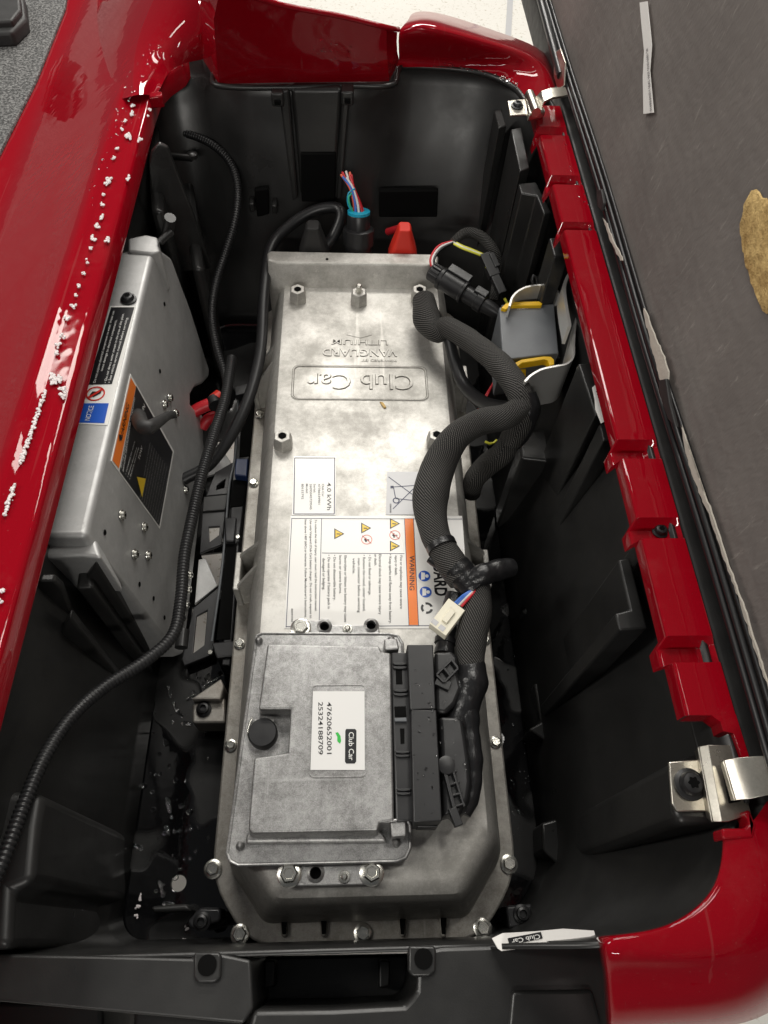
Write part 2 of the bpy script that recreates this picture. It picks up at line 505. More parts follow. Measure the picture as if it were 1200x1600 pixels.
def bm_link(name, B, mat, parent=None, **k):
    return link(name, mesh(B.v, B.f, name), mat, parent, angle=80, **k)
def in_poly(p, poly):
    c = False; j = len(poly) - 1
    for i in range(len(poly)):
        a, b = poly[i], poly[j]
        if (a[1] > p[1]) != (b[1] > p[1]) and p[0] < (b[0] - a[0]) * (p[1] - a[1]) / (b[1] - a[1]) + a[0]: c = not c
        j = i
    return c
_cache = {}
def hex_bolt(name, loc, r, mat='zinc', parent=None, h=None, tilt=None, washer=True):
    """flanged hex bolt: washer, hex head with chamfer and a dished top"""
    key = ('hex', round(r, 5), mat, washer)
    if key not in _cache:
        a = [lathe_me([(r * 1.42, 0), (r * 1.42, r * .16), (r * 1.15, r * .30)], 24)] if washer else []
        a.append(lathe_me([(r * 1.04, 0), (r * 1.04, r * .80), (r * .88, r * 1.0), (r * .62, r * 1.0), (r * .56, r * .9)], 6))
        _cache[key] = join_me(a)
    return link(name, _cache[key], mat, parent, loc=loc, rot=(0, 0, random.random()))
def torx_screw(name, loc, r, parent=None, rot=None, mat='black'):
    key = ('torx', round(r, 5))
    if key not in _cache:
        star = lambda a, h: 1 + .18 * math.cos(6 * a)
        head = lathe_me([(r * 1.25, 0), (r * 1.25, r * .2), (r * .95, r * .3), (r * .92, r * .62), (r * .75, r * .85), (r * .5, r * .92)], 24)
        _cache[key] = head
        _cache[key + ('s',)] = lathe_me([(r * .42, 0), (r * .42, r * .03)], 24, jag=star)
    o = link(name, _cache[key], mat, parent, loc=loc, rot=rot)
    if parent and parent.parent:      # third level already: the socket is a sibling
        link('socket', _cache[key + ('s',)], 'hole', parent, loc=V(loc) + V((0, 0, r * .905)))
        return o
    s = link('socket', _cache[key + ('s',)], 'hole', o, loc=None)
    s.location = (0, 0, r * .905)
    return o
def scatter_drops(name, poly, zf, n, r0, r1, label, parent=None, z=None, cat='water drops'):
    bm = Balls(); xs = [p[0] for p in poly]; ys = [p[1] for p in poly]; k = 0
    while k < n:
        p = (random.uniform(min(xs), max(xs)), random.uniform(min(ys), max(ys)))
        if not in_poly(p, poly): continue
        k += 1; c = zf(*p); r = r0 + (r1 - r0) * random.random() ** 2.2
        sphere_bm(bm, c, r, 2, (random.uniform(.8, 1.25), random.uniform(.8, 1.25), .55))
    o = bm_link(name, bm, 'water'); o['kind'] = 'stuff'; o['label'] = label; o['category'] = cat
    return o
UP = V((0, 0, 1))

# ------------------------------------------------------------------ setting: the workshop floor
gz = -.46
g = hplate('ground', [(-6, -6), (6, -6), (6, 12), (-6, 12)], [], gz, .02, 'ground', bev=0)
g['kind'] = 'structure'
s0, s1 = at(797, 0, gz), at(793, 70, gz)
dj = (s0 - s1).normalized()
o = link('floor_joint', quad_me([s1 - dj * 2 + V((-.012, 0, .004)), s1 - dj * 2 + V((.012, 0, .004)), s0 + dj * 2 + V((.012, 0, .004)), s0 + dj * 2 + V((-.012, 0, .004))]), 'grey_lbl', g)

# ------------------------------------------------------------------ black plastic tub under the seat
tub = thing('storage_tub', 'black moulded plastic underseat tub holding the battery', 'tub', (0, .5, 0))
Z_RAIL = .40
def ring(x0, x1, y0, y1, r, z):
    raw = [V((p.x, p.y, z)) for p in rrect(x0, x1, y0, y1, r, 10)]
    out = []
    for i, p in enumerate(raw):
        q = raw[(i + 1) % len(raw)]; n = 12 if i % 11 == 10 else 1
        out += [p.lerp(q, k / n) for k in range(n)]
    return out
R4 = lambda a: (a, a * .6, .03, a)
rings = [ring(-.305, .300, -.006, 1.085, (.13, .05, .03, .105), .398),
         ring(-.303, .298, -.006, 1.080, (.13, .05, .03, .105), .37),
         ring(-.300, .291, -.005, 1.065, (.125, .05, .03, .105), .33),
         ring(-.285, .266, -.002, 1.030, (.11, .05, .03, .10), .16),
         ring(-.272, .246, .001, 1.000, (.10, .05, .03, .11), .03),
         ring(-.262, .236, .006, .990, (.095, .05, .03, .10), .004)]
def sm(a, b, x):
    t = max(0, min(1, (x - a) / (b - a))); return t * t * (3 - 2 * t)
for k_, am in ((0, .048), (1, .046), (2, .034), (3, .01)):
    for p in rings[k_]:
        if p.y > .9: p.y += am * (sm(.035, .075, p.x) + sm(-.17, -.215, p.x)) * sm(.9, 1.0, p.y)
for k_ in (0, 1):
    for p in rings[k_]:
        if p.y < .08: p.z = min(p.z, .378 - .004 * k_)
for k_, zc in ((0, .268), (1, .262), (2, .255)):   # the near wall is cut down to the front beam
    for p in rings[k_]:
        if p.y < .05 and p.x < .155: p.z = zc
wall_part = link('side_wall', loft_me(rings, False, False), 'tub', tub, angle=50)
sol = wall_part.modifiers.new('shell', 'SOLIDIFY'); sol.thickness = .004; sol.offset = 0
# floor with an opening beside the battery and a round drain hole
fl_out = [(p.x, p.y) for p in rrect(-.272, .250, .0, .998, (.09, .05, .03, .09), 8)]
ops = [[(p.x, p.y) for p in ats(q, 0)] for q in ([(340, 688), (368, 684), (364, 732), (336, 750)], [(318, 818), (348, 818), (348, 846), (318, 854)],
       [(314, 866), (348, 862), (345, 914), (330, 914)], [(296, 1030), (300, 950), (330, 942), (326, 1018)])]
dh = at(279, 1380, 0)
hplate('floor', fl_out, ops + [[(p.x, p.y) for p in circ(dh, .0088, 20)]], 0, .006, 'tub_wet', tub, .001)
# far wall: raised centre panel with two recesses and clips
YW = 1.062
def onw(px, py): return on(px, py, (0, 1.054, .33), (0, -1, .12))
prism('wall_rib', [onw(*p) for p in ((455, 132), (535, 132), (527, 250), (524, 300), (470, 300), (466, 250))], (0, .022, 0), 'tub', tub, .006, 3).location.y -= .012
for q in (((470, 230), (525, 230), (524, 306), (472, 306)), ((592, 289), (684, 288), (682, 330), (592, 330)), ((398, 288), (420, 285), (421, 326), (403, 330))):
    b_ = prism('wall_recess', [onw(*p) for p in q], (0, .01, 0), 'hole', tub, .002); b_.location.y -= .0165
prism('rib', [onw(*p) for p in ((436, 132), (452, 132), (466, 300), (458, 306))], (0, .02, 0), 'tub', tub, .003).location.y -= .016
prism('rib', [onw(*p) for p in ((536, 132), (548, 132), (534, 300), (527, 304))], (0, .02, 0), 'tub', tub, .003).location.y -= .016
for x, y in ((435, 143), (543, 141)):
    p = onw(x, y); box('clip', p + V((0, -.012, 0)), .018, .024, .02, 'tub', tub, .003)
    box('clip_slot', p + V((0, -.0255, -.002)), .009, .004, .006, 'hole', tub, .0005)
for x, y in ((395, 312), (430, 315)):
    p = onw(x, y); box('clip', p + V((0, -.012, 0)), .008, .02, .016, 'tub', tub, .002)
# rim bead of the tub along the far end
tube('rim_bead', [at(*p, .398) for p in ((330, 106), (334, 114), (342, 134), (440, 137), (540, 134), (612, 133), (622, 112), (640, 104), (740, 112), (800, 135), (832, 175))], .004, 'tub', tub, nseg=10)
# right wall pilasters (upright, seen from above) and steps
def pil(px, zt, zb=.004, bev=.0022, name='pilaster', toX=.0):
    return pz(name, px, zt, zb, 'tub', tub, bev, 3)
pil([(810, 286), (838, 284), (862, 332), (850, 336), (838, 306), (814, 302)], .36)
pil([(798, 202), (815, 198), (828, 262), (812, 268)], .375)
pil([(772, 172), (784, 170), (792, 196), (779, 200)], .37)
pil([(858, 372), (882, 368), (890, 398), (866, 402)], .365)
pil([(903, 568), (922, 566), (958, 640), (930, 650)], .358)
pil([(936, 662), (958, 660), (968, 686), (942, 690)], .365)
pil([(966, 874), (984, 871), (1012, 982), (968, 985), (961, 958), (984, 952)], .352)
pil([(900, 790), (918, 788), (920, 822), (904, 824)], .21)
pil([(1046, 1192), (1088, 1178), (1140, 1180), (1150, 1290), (1060, 1288), (1052, 1265)], .372, bev=.006)
pil([(1080, 1125), (1098, 1122), (1112, 1168), (1092, 1175)], .355)
pil([(997, 840), (1006, 838), (1010, 868), (1002, 870)], .37, bev=.002)
# mid-height shelf with round pad
sh = pz('shelf', [(812, 690), (822, 672), (890, 668), (905, 690), (908, 760), (890, 752), (868, 722), (815, 716)], .19, .004, 'tub', tub, .004, 3)
c = at(877, 708, .1905); link('pad', lathe_me([(.0085, 0), (.0085, .0008)], 24), 'black', tub, loc=c)
pz('floor_step', [(814, 955), (828, 962), (836, 1050), (846, 1066), (834, 1068), (845, 1128), (826, 1140), (900, 1190), (930, 1000), (880, 900)], .05, .002, 'tub', tub, .003)
pz('floor_step', [(846, 1286), (900, 1270), (960, 1330), (870, 1350), (848, 1330)], .05, .002, 'tub', tub, .003)
# left wall, near: rounded fin, post, sloping web, wheel-arch block
LP0, LN = (-.292, 0, .3), V((1, 0, .05))
fin = [on(x, y, (-.285, .3, .3), (-.25, 1, 0)) for x, y in ((18, 990), (24, 955), (40, 925), (62, 908), (84, 908), (97, 920), (112, 960), (180, 1090), (90, 1180), (10, 1100))]
prism('rounded_fin', fin, (0, .008, 0), 'tub', tub, .002)
pz('post', [(124, 872), (143, 871), (145, 918), (118, 920)], .285, .02, 'tub', tub, .004, 3)
web = [on(x, y, (-.24, .33, .2), (-.15, 1, 0)) for x, y in ((134, 905), (150, 880), (236, 1018), (196, 1030))]
prism('sloping_web', web, (0, .012, 0), 'tub', tub, .003)
prism('sloping_web', [V((p.x - .022, p.y - .05, p.z - .02)) for p in web], (0, .012, 0), 'tub', tub, .003)
pz('wall_block', [(-60, 1228), (68, 1240), (60, 1290), (52, 1380), (20, 1392), (16, 1484), (-60, 1484)], .285, .0, 'tub', tub, .012, 4)
pz('clip', [(18, 1236), (40, 1234), (42, 1243), (20, 1245)], .265, .2, 'tub', tub, .002)
# floor furniture, near left
pz('floor_rib', [(236, 1416), (292, 1412), (300, 1424), (238, 1426)], .03, 0, 'tub', tub, .003)
# far-left ribs
pz('wall_rib', [(226, 180), (246, 175), (256, 330), (236, 330)], .33, .05, 'tub', tub, .006)
pz('wall_rib', [(270, 205), (290, 200), (318, 420), (300, 420)], .24, .0, 'tub', tub, .006)
fin2 = [on(x, y, (-.285, .9, .3), (-.2, 1, 0)) for x, y in ((232, 260), (236, 238), (248, 225), (262, 232), (300, 330), (330, 420), (250, 430))]
prism('rounded_fin', fin2, (0, .008, 0), 'tub', tub, .002)
tube('pin', pxz([(268, 244, .31), (300, 247, .31)]), .005, 'tub', tub, nseg=10)
link('pin_head', lathe_me([(.008, 0), (.008, .006), (.005, .008)], 16), 'tub', tub, loc=at(301, 246, .308))
tube('peg', pxz([(250, 378, .338), (268, 362, .342)]), .005, 'tub', tub, nseg=10)
tube('peg', pxz([(262, 362, .335), (266, 340, .36)]), .0075, 'tub', tub, nseg=12)
# near ledge (lower front beam of the tub)
ZB = .27
def nb(px, zt, zb, bev=.004, name='front_beam'): return pz(name, px, zt, zb, 'tub', tub, bev, 3)
nb([(-60, 1490), (150, 1493), (300, 1497), (306, 1488), (345, 1490), (392, 1500), (396, 1576), (380, 1600), (-60, 1560)], ZB, .12)
nb([(396, 1578), (520, 1576), (632, 1570), (642, 1560), (650, 1548), (652, 1500), (660, 1484), (690, 1478), (950, 1470), (975, 1640), (380, 1640)], ZB, .12)
nb([(-60, 1566), (160, 1562), (160, 1660), (-60, 1660)], ZB - .05, .05)
nb([(208, 1562), (380, 1590), (400, 1660), (208, 1660)], ZB - .05, .05)
nb([(390, 1495), (656, 1490), (650, 1582), (394, 1582)], .14, .10, .003, 'pocket_floor')
for x0 in (412, 592):
    nb([(x0, 1500), (x0 + 18, 1500), (x0 + 17, 1542), (x0, 1545)], .172, .13, .002, 'pocket_rib')
for cx, cy in ((325, 1510), (661, 1500)):
    c = at(cx, cy, ZB)
    pz('bolt_tab', [(cx - 22, cy - 22), (cx + 17, cy - 22), (cx + 21, cy - 16), (cx + 20, cy + 18), (cx + 10, cy + 26), (cx - 16, cy + 26), (cx - 23, cy + 18)], ZB + .004, ZB - .01, 'tub', tub, .002)
    link('bolt_hole', lathe_me([(.0075, 0), (.0075, .001)], 20), 'hole', tub, loc=c + V((0, .001, .0042)))
# recess in the right half of the beam
nb([(800, 1548), (925, 1546), (940, 1600), (925, 1660), (790, 1660)], ZB + .004, ZB - .01, .003, 'beam_pad')

# ------------------------------------------------------------------ red body
body = thing('cart_body', 'glossy metallic red cart body framing the open black tub', 'cart body', (0, .5, .4))
def strip(name, secs, mat, parent, sub=0, **k):
    me = loft_me(secs, False, False, closed=False)
    o = link(name, me, mat, parent, angle=50, **k)
    return o
# left: ledge, crease and panel sweeping down to the footwell
prof = [(-.276, .372), (-.2765, .398), (-.279, .4015), (-.284, .4025), (-.303, .4025), (-.307, .4035), (-.311, .4055), (-.316, .4055), (-.321, .4035), (-.329, .399), (-.35, .386),
        (-.39, .361), (-.43, .337), (-.46, .319), (-.475, .3105), (-.487, .304), (-.498, .2992), (-.508, .296), (-.518, .2942), (-.53, .2935), (-.60, .2935)]
ys = [-.35, -.1, .1, .3, .5, .7, .85, .95, 1.0]
secs = []
for y in ys:
    secs.append([V((x + (.006 * math.sin(y * 3) if x < -.33 else 0), y, z)) for x, z in prof])
for k, (y, dx) in enumerate(((1.04, .002), (1.07, .012), (1.10, .03), (1.2, .05), (1.5, .06), (2.6, .06))):
    secs.append([V((x + (dx if i < 8 else dx * max(0, 1 - (i - 7) * .3)), y, z)) for i, (x, z) in enumerate(prof)])
strip('front_panel', secs, 'red', body)
pz('ledge_notch', [(232, 143), (253, 142), (254, 150), (233, 152)], .406, .39, 'red', body, .002)
# curved corner lip at far left
lip = []
PN = V((-.52, 0, .854))
def onp(px, py, off): return on(px, py, V((-.329, 0, .398)) + PN * off, PN)
for (a, b_, c_, dd, of) in (((246, 152, .402), (232, 148, .404), (214, 146), (165, 165), .001),
                        ((258, 118, .402), (244, 104, .412), (214, 95), (150, 118), .005),
                        ((276, 102, .402), (264, 84, .418), (226, 52), (140, 66), .014),
                        ((302, 95, .402), (294, 74, .424), (246, 6), (140, 5), .028),
                        ((320, 93, .402), (318, 70, .430), (275, -45), (155, -60), .045),
                        ((325, 88, .398), (324, 60, .435), (298, -75), (185, -120), .06)):
    lip.append(pxz([a, b_]) + [onp(*c_, of), onp(*dd, -.003)])
o = strip('corner_lip', lip, 'red', body); m_ = o.modifiers.new('sub', 'SUBSURF'); m_.levels = 2; m_.render_levels = 2
# far lip: dark inner face leaning over the tub
far = [pxz(r) for r in (
    [(318, 95, .402), (318, 70, .43), (312, 20, .49), (316, -40, .55)],
    [(342, 131, .398), (338, 90, .444), (334, 30, .503), (345, -25, .55)],
    [(440, 129, .398), (438, 90, .434), (436, 45, .475), (438, 8, .508)],
    [(540, 128, .398), (538, 98, .43), (536, 60, .462), (536, 27, .490)],
    [(608, 127, .398), (606, 104, .424), (604, 75, .45), (604, 44, .476)],
    [(624, 96, .402), (621, 82, .424), (620, 66, .44), (621, 44, .460)])]
strip('rear_lip', far, 'red', body)
tube('lip_edge', pxz([(334, -25, .55), (438, 7, .509), (536, 26, .491), (604, 43, .477), (622, 46, .460)]), .0035, 'red', body, nseg=10)
# right rear horn
horn = [pxz(r) for r in (
    [(616, 106, .400), (622, 97, .404), (624, 92, .408), (622, 60, .445), (624, 44, .458), (640, 32, .455), (640, 20, .42)],
    [(650, 104, .400), (650, 97, .404), (652, 90, .410), (648, 55, .455), (652, 36, .472), (664, 28, .468), (668, 15, .42)],
    [(700, 106, .400), (700, 99, .404), (702, 93, .410), (702, 64, .446), (706, 50, .458), (716, 44, .455), (722, 30, .41)],
    [(760, 113, .400), (762, 104, .404), (766, 97, .410), (770, 80, .432), (774, 70, .440), (782, 66, .438), (790, 54, .40)],
    [(800, 128, .400), (806, 118, .404), (812, 103, .408), (822, 92, .420), (828, 84, .424), (832, 82, .42), (842, 72, .39)],
    [(822, 150, .400), (832, 140, .403), (842, 128, .405), (850, 114, .408), (856, 108, .408), (862, 110, .402), (872, 104, .37)],
    [(834, 176, .400), (844, 168, .402), (856, 158, .403), (862, 142, .403), (866, 136, .402), (870, 134, .398), (880, 130, .36)])]
o = strip('corner_horn', horn, 'red', body); m_ = o.modifiers.new('sub', 'SUBSURF'); m_.levels = 1; m_.render_levels = 2
# right rail: ledge with pockets
def rail_pt(y, x, z): return V((x, y, z))
st = []  # stations (photo row at the ledge, pocket?)
pockets = [(203, 214), (279, 291), (352, 362), (693, 718), (815, 842), (1000, 1035)]
def yrow(py, px=930): return at(px + (py - 400) * .28, py, .40).y
ystops = [(yrow(168), 0)]
for a, b_ in pockets:
    ya, yb = yrow(a), yrow(b_)
    ystops += [(ya + .003, 0), (ya - .004, 1), (yb + .0006, 1), (yb - .0006, 0)]
ystops += [(yrow(1118), 0)]
secs = []
for y, k in ystops:
    u = (1.03 - y) / .9
    xi = .262 + .004 * u; xo = .3035 + .004 * u
    z = .4025 - .013 * k; xin = xi - .0045 * k
    secs.append([V((xin - .0005, y, z - .016)), V((xin, y, z - .0035)), V((xin + .0012, y, z - .001)), V((xin + .0035, y, z)), V((xi + .02, y, z)), V((xo - .012 if k else xo - .008, y, z)), V((xo - .001, y, z + (.011 if k else 0))), V((xo, y, .398)), V((xo + .0005, y, .385))])
strip('side_rail', secs, 'red', body, bev=.0012, seg=2)
# pocket screws
torx_screw('rail_screw', at(880, 288, .39), .0042, body)
torx_screw('rail_screw', at(1031, 830, .39), .0062, body)
# rail end by the near hinge
pz('rail_end', [(1074, 1118), (1112, 1118), (1126, 1128), (1130, 1142), (1146, 1146), (1160, 1184), (1168, 1230), (1184, 1225), (1150, 1116)], .4025, .385, 'red', body, .002, 3)
# near right corner
cor = [pxz(r) for r in (
    [(1128, 1296, .385), (1128, 1296, .401), (1134, 1299, .4025), (1160, 1300, .404), (1185, 1275, .404), (1205, 1240, .402), (1230, 1215, .39), (1240, 1200, .36)],
    [(1129, 1340, .385), (1128, 1340, .401), (1135, 1341, .4025), (1170, 1348, .404), (1210, 1360, .404), (1250, 1370, .402), (1290, 1380, .39), (1310, 1390, .35)],
    [(1118, 1385, .385), (1117, 1385, .401), (1123, 1389, .4025), (1155, 1412, .404), (1200, 1440, .402), (1240, 1465, .396), (1270, 1485, .38), (1285, 1500, .34)],
    [(1090, 1418, .385), (1089, 1418, .401), (1093, 1424, .4025), (1118, 1462, .402), (1145, 1492, .400), (1165, 1515, .388), (1212, 1556, .374), (1220, 1580, .33)],
    [(1045, 1446, .385), (1045, 1446, .401), (1047, 1453, .4025), (1060, 1478, .401), (1075, 1500, .399), (1085, 1518, .386), (1140, 1586, .372), (1146, 1606, .33)],
    [(1000, 1456, .385), (1000, 1456, .401), (1001, 1463, .4025), (1006, 1482, .401), (1012, 1500, .399), (1018, 1518, .386), (1040, 1592, .370), (1042, 1612, .33)],
    [(955, 1461, .385), (955, 1461, .400), (955, 1468, .402), (957, 1485, .401), (960, 1500, .398), (962, 1520, .385), (970, 1596, .368), (970, 1616, .33)],
    [(936, 1462, .375), (937, 1464, .392), (940, 1474, .397), (943, 1488, .396), (946, 1503, .394), (948, 1522, .381), (954, 1596, .364), (955, 1616, .33)],
    [(931, 1466, .350), (932, 1470, .372), (936, 1482, .380), (939, 1495, .380), (942, 1508, .378), (945, 1526, .366), (950, 1594, .350), (951, 1616, .32)],
    [(931, 1470, .300), (932, 1474, .320), (936, 1486, .330), (938, 1500, .330), (941, 1512, .328), (943, 1530, .318), (946, 1592, .300), (948, 1616, .28)])]
o = strip('corner_panel', cor, 'red', body); m_ = o.modifiers.new('sub', 'SUBSURF'); m_.levels = 1; m_.render_levels = 2
pz('hinge_notch_lip', [(1128, 1294), (1164, 1294), (1172, 1286), (1163, 1268), (1172, 1264), (1182, 1290), (1178, 1310), (1130, 1312)], .405, .388, 'red', body, .002, 3)
# black weather strip outside the rail
pzp = [(862, 170), (885, 160), (1008, 560), (1080, 800), (1200, 1190), (1235, 1320), (1196, 1230), (1150, 1112), (1000, 590), (935, 330)]
hplate('weather_strip', [(.3050, 1.06), (.3070, .03), (.36, .03), (.36, 1.6), (.312, 1.6), (.312, 1.1)], [], .402, .05, 'rubber', body, .003)

# ------------------------------------------------------------------ footwell mat and pedal block (top left)
fm = hplate('floor_mat', [(-.535, -.6), (-.535, .95), (-.525, 1.25), (-.53, 1.5), (-.55, 1.65), (-.60, 1.75), (-.62, 2.6), (-1.9, 2.6), (-1.9, -.6)], [], .299, .008, 'mat', None, .003)
tag(fm, 'grey speckled wet floor mat beyond the red panel, top left', 'floor mat')
pd = thing('pedal_pad', 'black ribbed rubber pedal block on the speckled floor mat', 'pedal', at(20, 25, .30))
pz('pad', [(-30, -14), (36, -10), (40, 28), (18, 50), (-30, 52)], .322, .296, 'rubber', pd, .006, 3)
pz('pad_top', [(-30, -12), (30, -8), (32, 14), (18, 32), (-30, 34)], .332, .315, 'rubber', pd, .004, 3)

# ------------------------------------------------------------------ lithium battery
bat = thing('lithium_battery', 'long ribbed cast aluminium lithium battery lying along the tub', 'battery', (.02, .47, .0))
ZF, ZP = .08, .20
fx0, fx1, fy0, fy1 = -.150, .187, -.002, .952
def chamf(x0, x1, y0, y1, c, cf=None, r=.012):
    cf = cf if cf is not None else c
    raw = [V((x1, y0 + c, 0)), V((x1, y1 - cf, 0)), V((x1 - cf, y1, 0)), V((x0 + cf, y1, 0)), V((x0, y1 - cf, 0)), V((x0, y0 + c, 0)), V((x0 + c * .75, y0, 0)), V((x1 - c * .75, y0, 0))]
    out = []
    n = len(raw)
    for i in range(n):   # round every corner
        a, b, d = raw[i - 1], raw[i], raw[(i + 1) % n]
        rr = min(r, (a - b).length * .45, (d - b).length * .45)
        p, q = b + (a - b).normalized() * rr, b + (d - b).normalized() * rr
        for k in range(5):
            t = k / 4; out.append(p * (1 - t) ** 2 + b * 2 * t * (1 - t) + q * t * t)
    return out
flo = chamf(fx0, fx1, fy0, fy1, .062, .02, .03)
hplate('flange', [(p.x, p.y) for p in flo], [], ZF, .016, 'alu_flange', bat, .0025)
hplate('lower_case', [(p.x, p.y) for p in chamf(fx0 + .012, fx1 - .012, fy0 + .012, fy1 - .01, .055, .02, .03)], [], ZF - .016, .045, 'alu_flange', bat, .004)
cz = []
for z, i, yi, yn in ((ZF - .002, .019, .0, .0205), (ZF + .03, .0215, 0, .025), (ZF + .070, .030, 0, .0295), (ZF + .094, .0365, .0, .0325), (ZF + .107, .0405, .0, .0345), (ZF + .115, .045, .0, .0385), (ZF + .1192, .050, .0, .045), (ZF + .12, .056, .0, .052)):
    ring_ = chamf(fx0 + i, fx1 - i, fy0 + yn, .925, .060 - i * .3, .02, .010)
    cz.append([V((p.x, p.y, z)) for p in ring_])
link('top_cover', loft_me(cz), 'alu', bat, angle=28)
# raised header at the far end
hd = [(on(x, y, (0, 0, .236), (0, 0, 1)).x, on(x, y, (0, 0, .236), (0, 0, 1)).y) for x, y in ((426, 402), (430, 398), (690, 400), (697, 404), (700, 416), (672, 414), (452, 412), (428, 424))]
y_h0 = at(560, 413, .236).y
hr = []
for z, gyo, gx in ((.08, -.012, 0), (.19, -.012, .0), (.201, -.011, 0), (.233, .0, .001), (.236, .002, .0025)):
    pts = [V((-.125 + gx, y_h0 + .006 + gyo, z)), V((-.108, y_h0 + gyo, z)), V((.118, y_h0 + gyo, z)), V((.136 - gx, y_h0 + .006 + gyo, z)),
           V((.138 - gx, .898, z)), V((.132 - gx, .905 - gx, z)), V((-.122 + gx, .905 - gx, z)), V((-.127 + gx, .898, z))]
    hr.append(pts)
link('end_header', loft_me(hr), 'alu', bat, .0015, 2, angle=28)
link('rivet_hole', lathe_me([(.0022, 0), (.0022, .0004)], 14), 'hole', bat, loc=at(511, 405, .2362))
# near wall ribs on the flange and dark slots
for x in (443, 505, 628, 692):
    pz('flange_rib', [(x - 6, 1428), (x + 8, 1428), (x + 6, 1462), (x + 1, 1466), (x - 4, 1462)], .086, .074, 'alu_flange', bat, .003)
    link('rib_slot', quad_me(ats([(x - 4, 1434), (x + 6, 1434), (x + 4, 1460), (x - 2, 1460)], .0866)), 'hole', bat)
# flange bolts
fb = [(333, 1358), (375, 1460), (567, 1458), (754, 1450), (795, 1350), (347, 1165), (366, 1006), (781, 1160), (758, 1000), (392, 755), (397, 648)]
for i, (x, y) in enumerate(fb):
    p = at(x, y, ZF + .001)
    if i > 4:
        p.x = fx0 + .009 if x < 560 else fx1 - .009
    hex_bolt('flange_bolt', p, .0052 if i > 4 else .0070, 'zinc', bat)
# stand-off posts
def standoff(px, py, stud=False):
    c = at(px, py, ZP + .02); c.z = ZP - .003
    r = .0122
    me = [lathe_me([(r * 1.12, 0), (r * 1.12, .012), (r * 1.0, .021), (r * .9, .0235), (r * .48, .0235), (r * .46, .0225)], 6)]
    o = link('standoff_post', join_me(me), 'alu', bat, .0008, loc=c, rot=(0, 0, .52))
    if stud:
        link('stud', lathe_me([(.0042, 0), (.0042, .012), (.003, .0135)], 14), 'zinc', bat, loc=c + V((0, 0, .0225)))
    else:
        link('threaded_hole', lathe_me([(.0050, 0), (.0050, .0004)], 16), 'hole', bat, loc=c + V((0, 0, .0233)))
for x, y, s in ((465, 452, 0), (561, 456, 1), (656, 452, 0), (441, 681, 0), (683, 679, 0)): standoff(x, y, s)
# gussets on the flanks (pairs of triangular webs)
def gusset(yc, side):
    e = (fx0 + .006 if side < 0 else fx1 - .006); i = (fx0 + .05 if side < 0 else fx1 - .05)
    for dy in (-.022, .022):
        prism('gusset', [V((e, yc + dy, ZF - .002)), V((e, yc + dy, ZF + .048)), V((i, yc + dy * .55, ZP - .003)), V((i, yc + dy * .6, ZF))], (0, .006, 0), 'alu', bat, .001)
    prism('gusset_foot', [V((e - .004, yc - .024, ZF + .05)), V((e + .004, yc - .024, ZF + .05)), V((e + .004, yc + .03, ZF + .05)), V((e - .004, yc + .03, ZF + .05))], (0, 0, -.052), 'alu', bat, .0015)
gusset(at(405, 595, .12).y, -1); gusset(at(716, 600, .12).y, 1); gusset(at(375, 900, .12).y, -1); gusset(at(748, 895, .12).y, 1)
# mounting feet
for px, hole_ in (([(300, 1098), (352, 1090), (352, 1130), (300, 1130)], (319, 1109)), ([(298, 1452), (292, 1440), (312, 1418), (345, 1418), (345, 1440)], (316, 1440)), ([(790, 1415), (832, 1412), (828, 1446), (796, 1452)], (815, 1428))):
    near = hole_[1] > 1300
    pz('mounting_foot', px, .062, .02, 'steel_black' if near else 'alu_flange', bat, .003)
    link('foot_bolt', lathe_me([(.0095, 0), (.0095, .003), (.0068, .0045), (.0064, .009), (.004, .010), (.0035, .006)], 20), 'black', bat, loc=at(*hole_, .062))
pz('foot_web', [(298, 1092), (345, 1060), (350, 1072), (345, 1092)], .075, .02, 'alu_flange', bat, .002)
# raised lettering (reads upside down)
ZT = ZP - .0002
def emb(body_, xr, xl, py, hpx, ext=.0007, bold=.0, gr=.016):
    p0, p1 = at(xr, py, ZT), at(xl, py, ZT)
    p1.y = p0.y
    h = abs(at(xr, py, ZT).y - at(xr, py + hpx, ZT).y)
    link('lettering_shade', text_me(body_, p0 + UP * .0004, p1 + UP * .0004, h, V((0, -1, 0)), UP, 0, 0, bold=bold + gr), 'alu_edge_shade', bat, smooth=False)  # bolder dark copy underneath paints the shade outlining each letter
    return link('raised_lettering', text_me(body_, p0, p1, h, V((0, -1, 0)), UP, ext, .0003, bold=bold), 'alu', bat, angle=30)
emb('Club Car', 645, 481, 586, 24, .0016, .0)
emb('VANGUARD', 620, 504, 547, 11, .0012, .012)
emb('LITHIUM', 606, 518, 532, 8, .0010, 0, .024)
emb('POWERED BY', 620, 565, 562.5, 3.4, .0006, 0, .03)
def rr_ring(px0, px1, py0, py1, rad, wdt, z, ext, name, mat, parent):
    a, b_ = at(px0, py1, z), at(px1, py0, z)
    cxm = (at(px0, (py0 + py1) / 2, z).x, at(px1, (py0 + py1) / 2, z).x)
    o_ = rrect(cxm[0], cxm[1], a.y, b_.y, rad, 6); i_ = rrect(cxm[0] + wdt, cxm[1] - wdt, a.y + wdt, b_.y - wdt, max(.001, rad - wdt), 6)
    me = curve_plate_me([(p.x, p.y) for p in o_], [[(p.x, p.y) for p in i_]], ext + .001, .0003)
    me.transform(Matrix.Translation((0, 0, z + ext))); return link(name, me, mat, parent, angle=30)
rr_ring(457, 667, 574, 624, .009, .0014, ZT, .0014, 'raised_frame', 'alu', bat)
rr_ring(458.5, 665.5, 575.5, 622.5, .008, .0009, ZT, .0004, 'frame_shade', 'alu_edge_shade', bat)  # thin dark outlines, shade painted along both sides of the raised frame
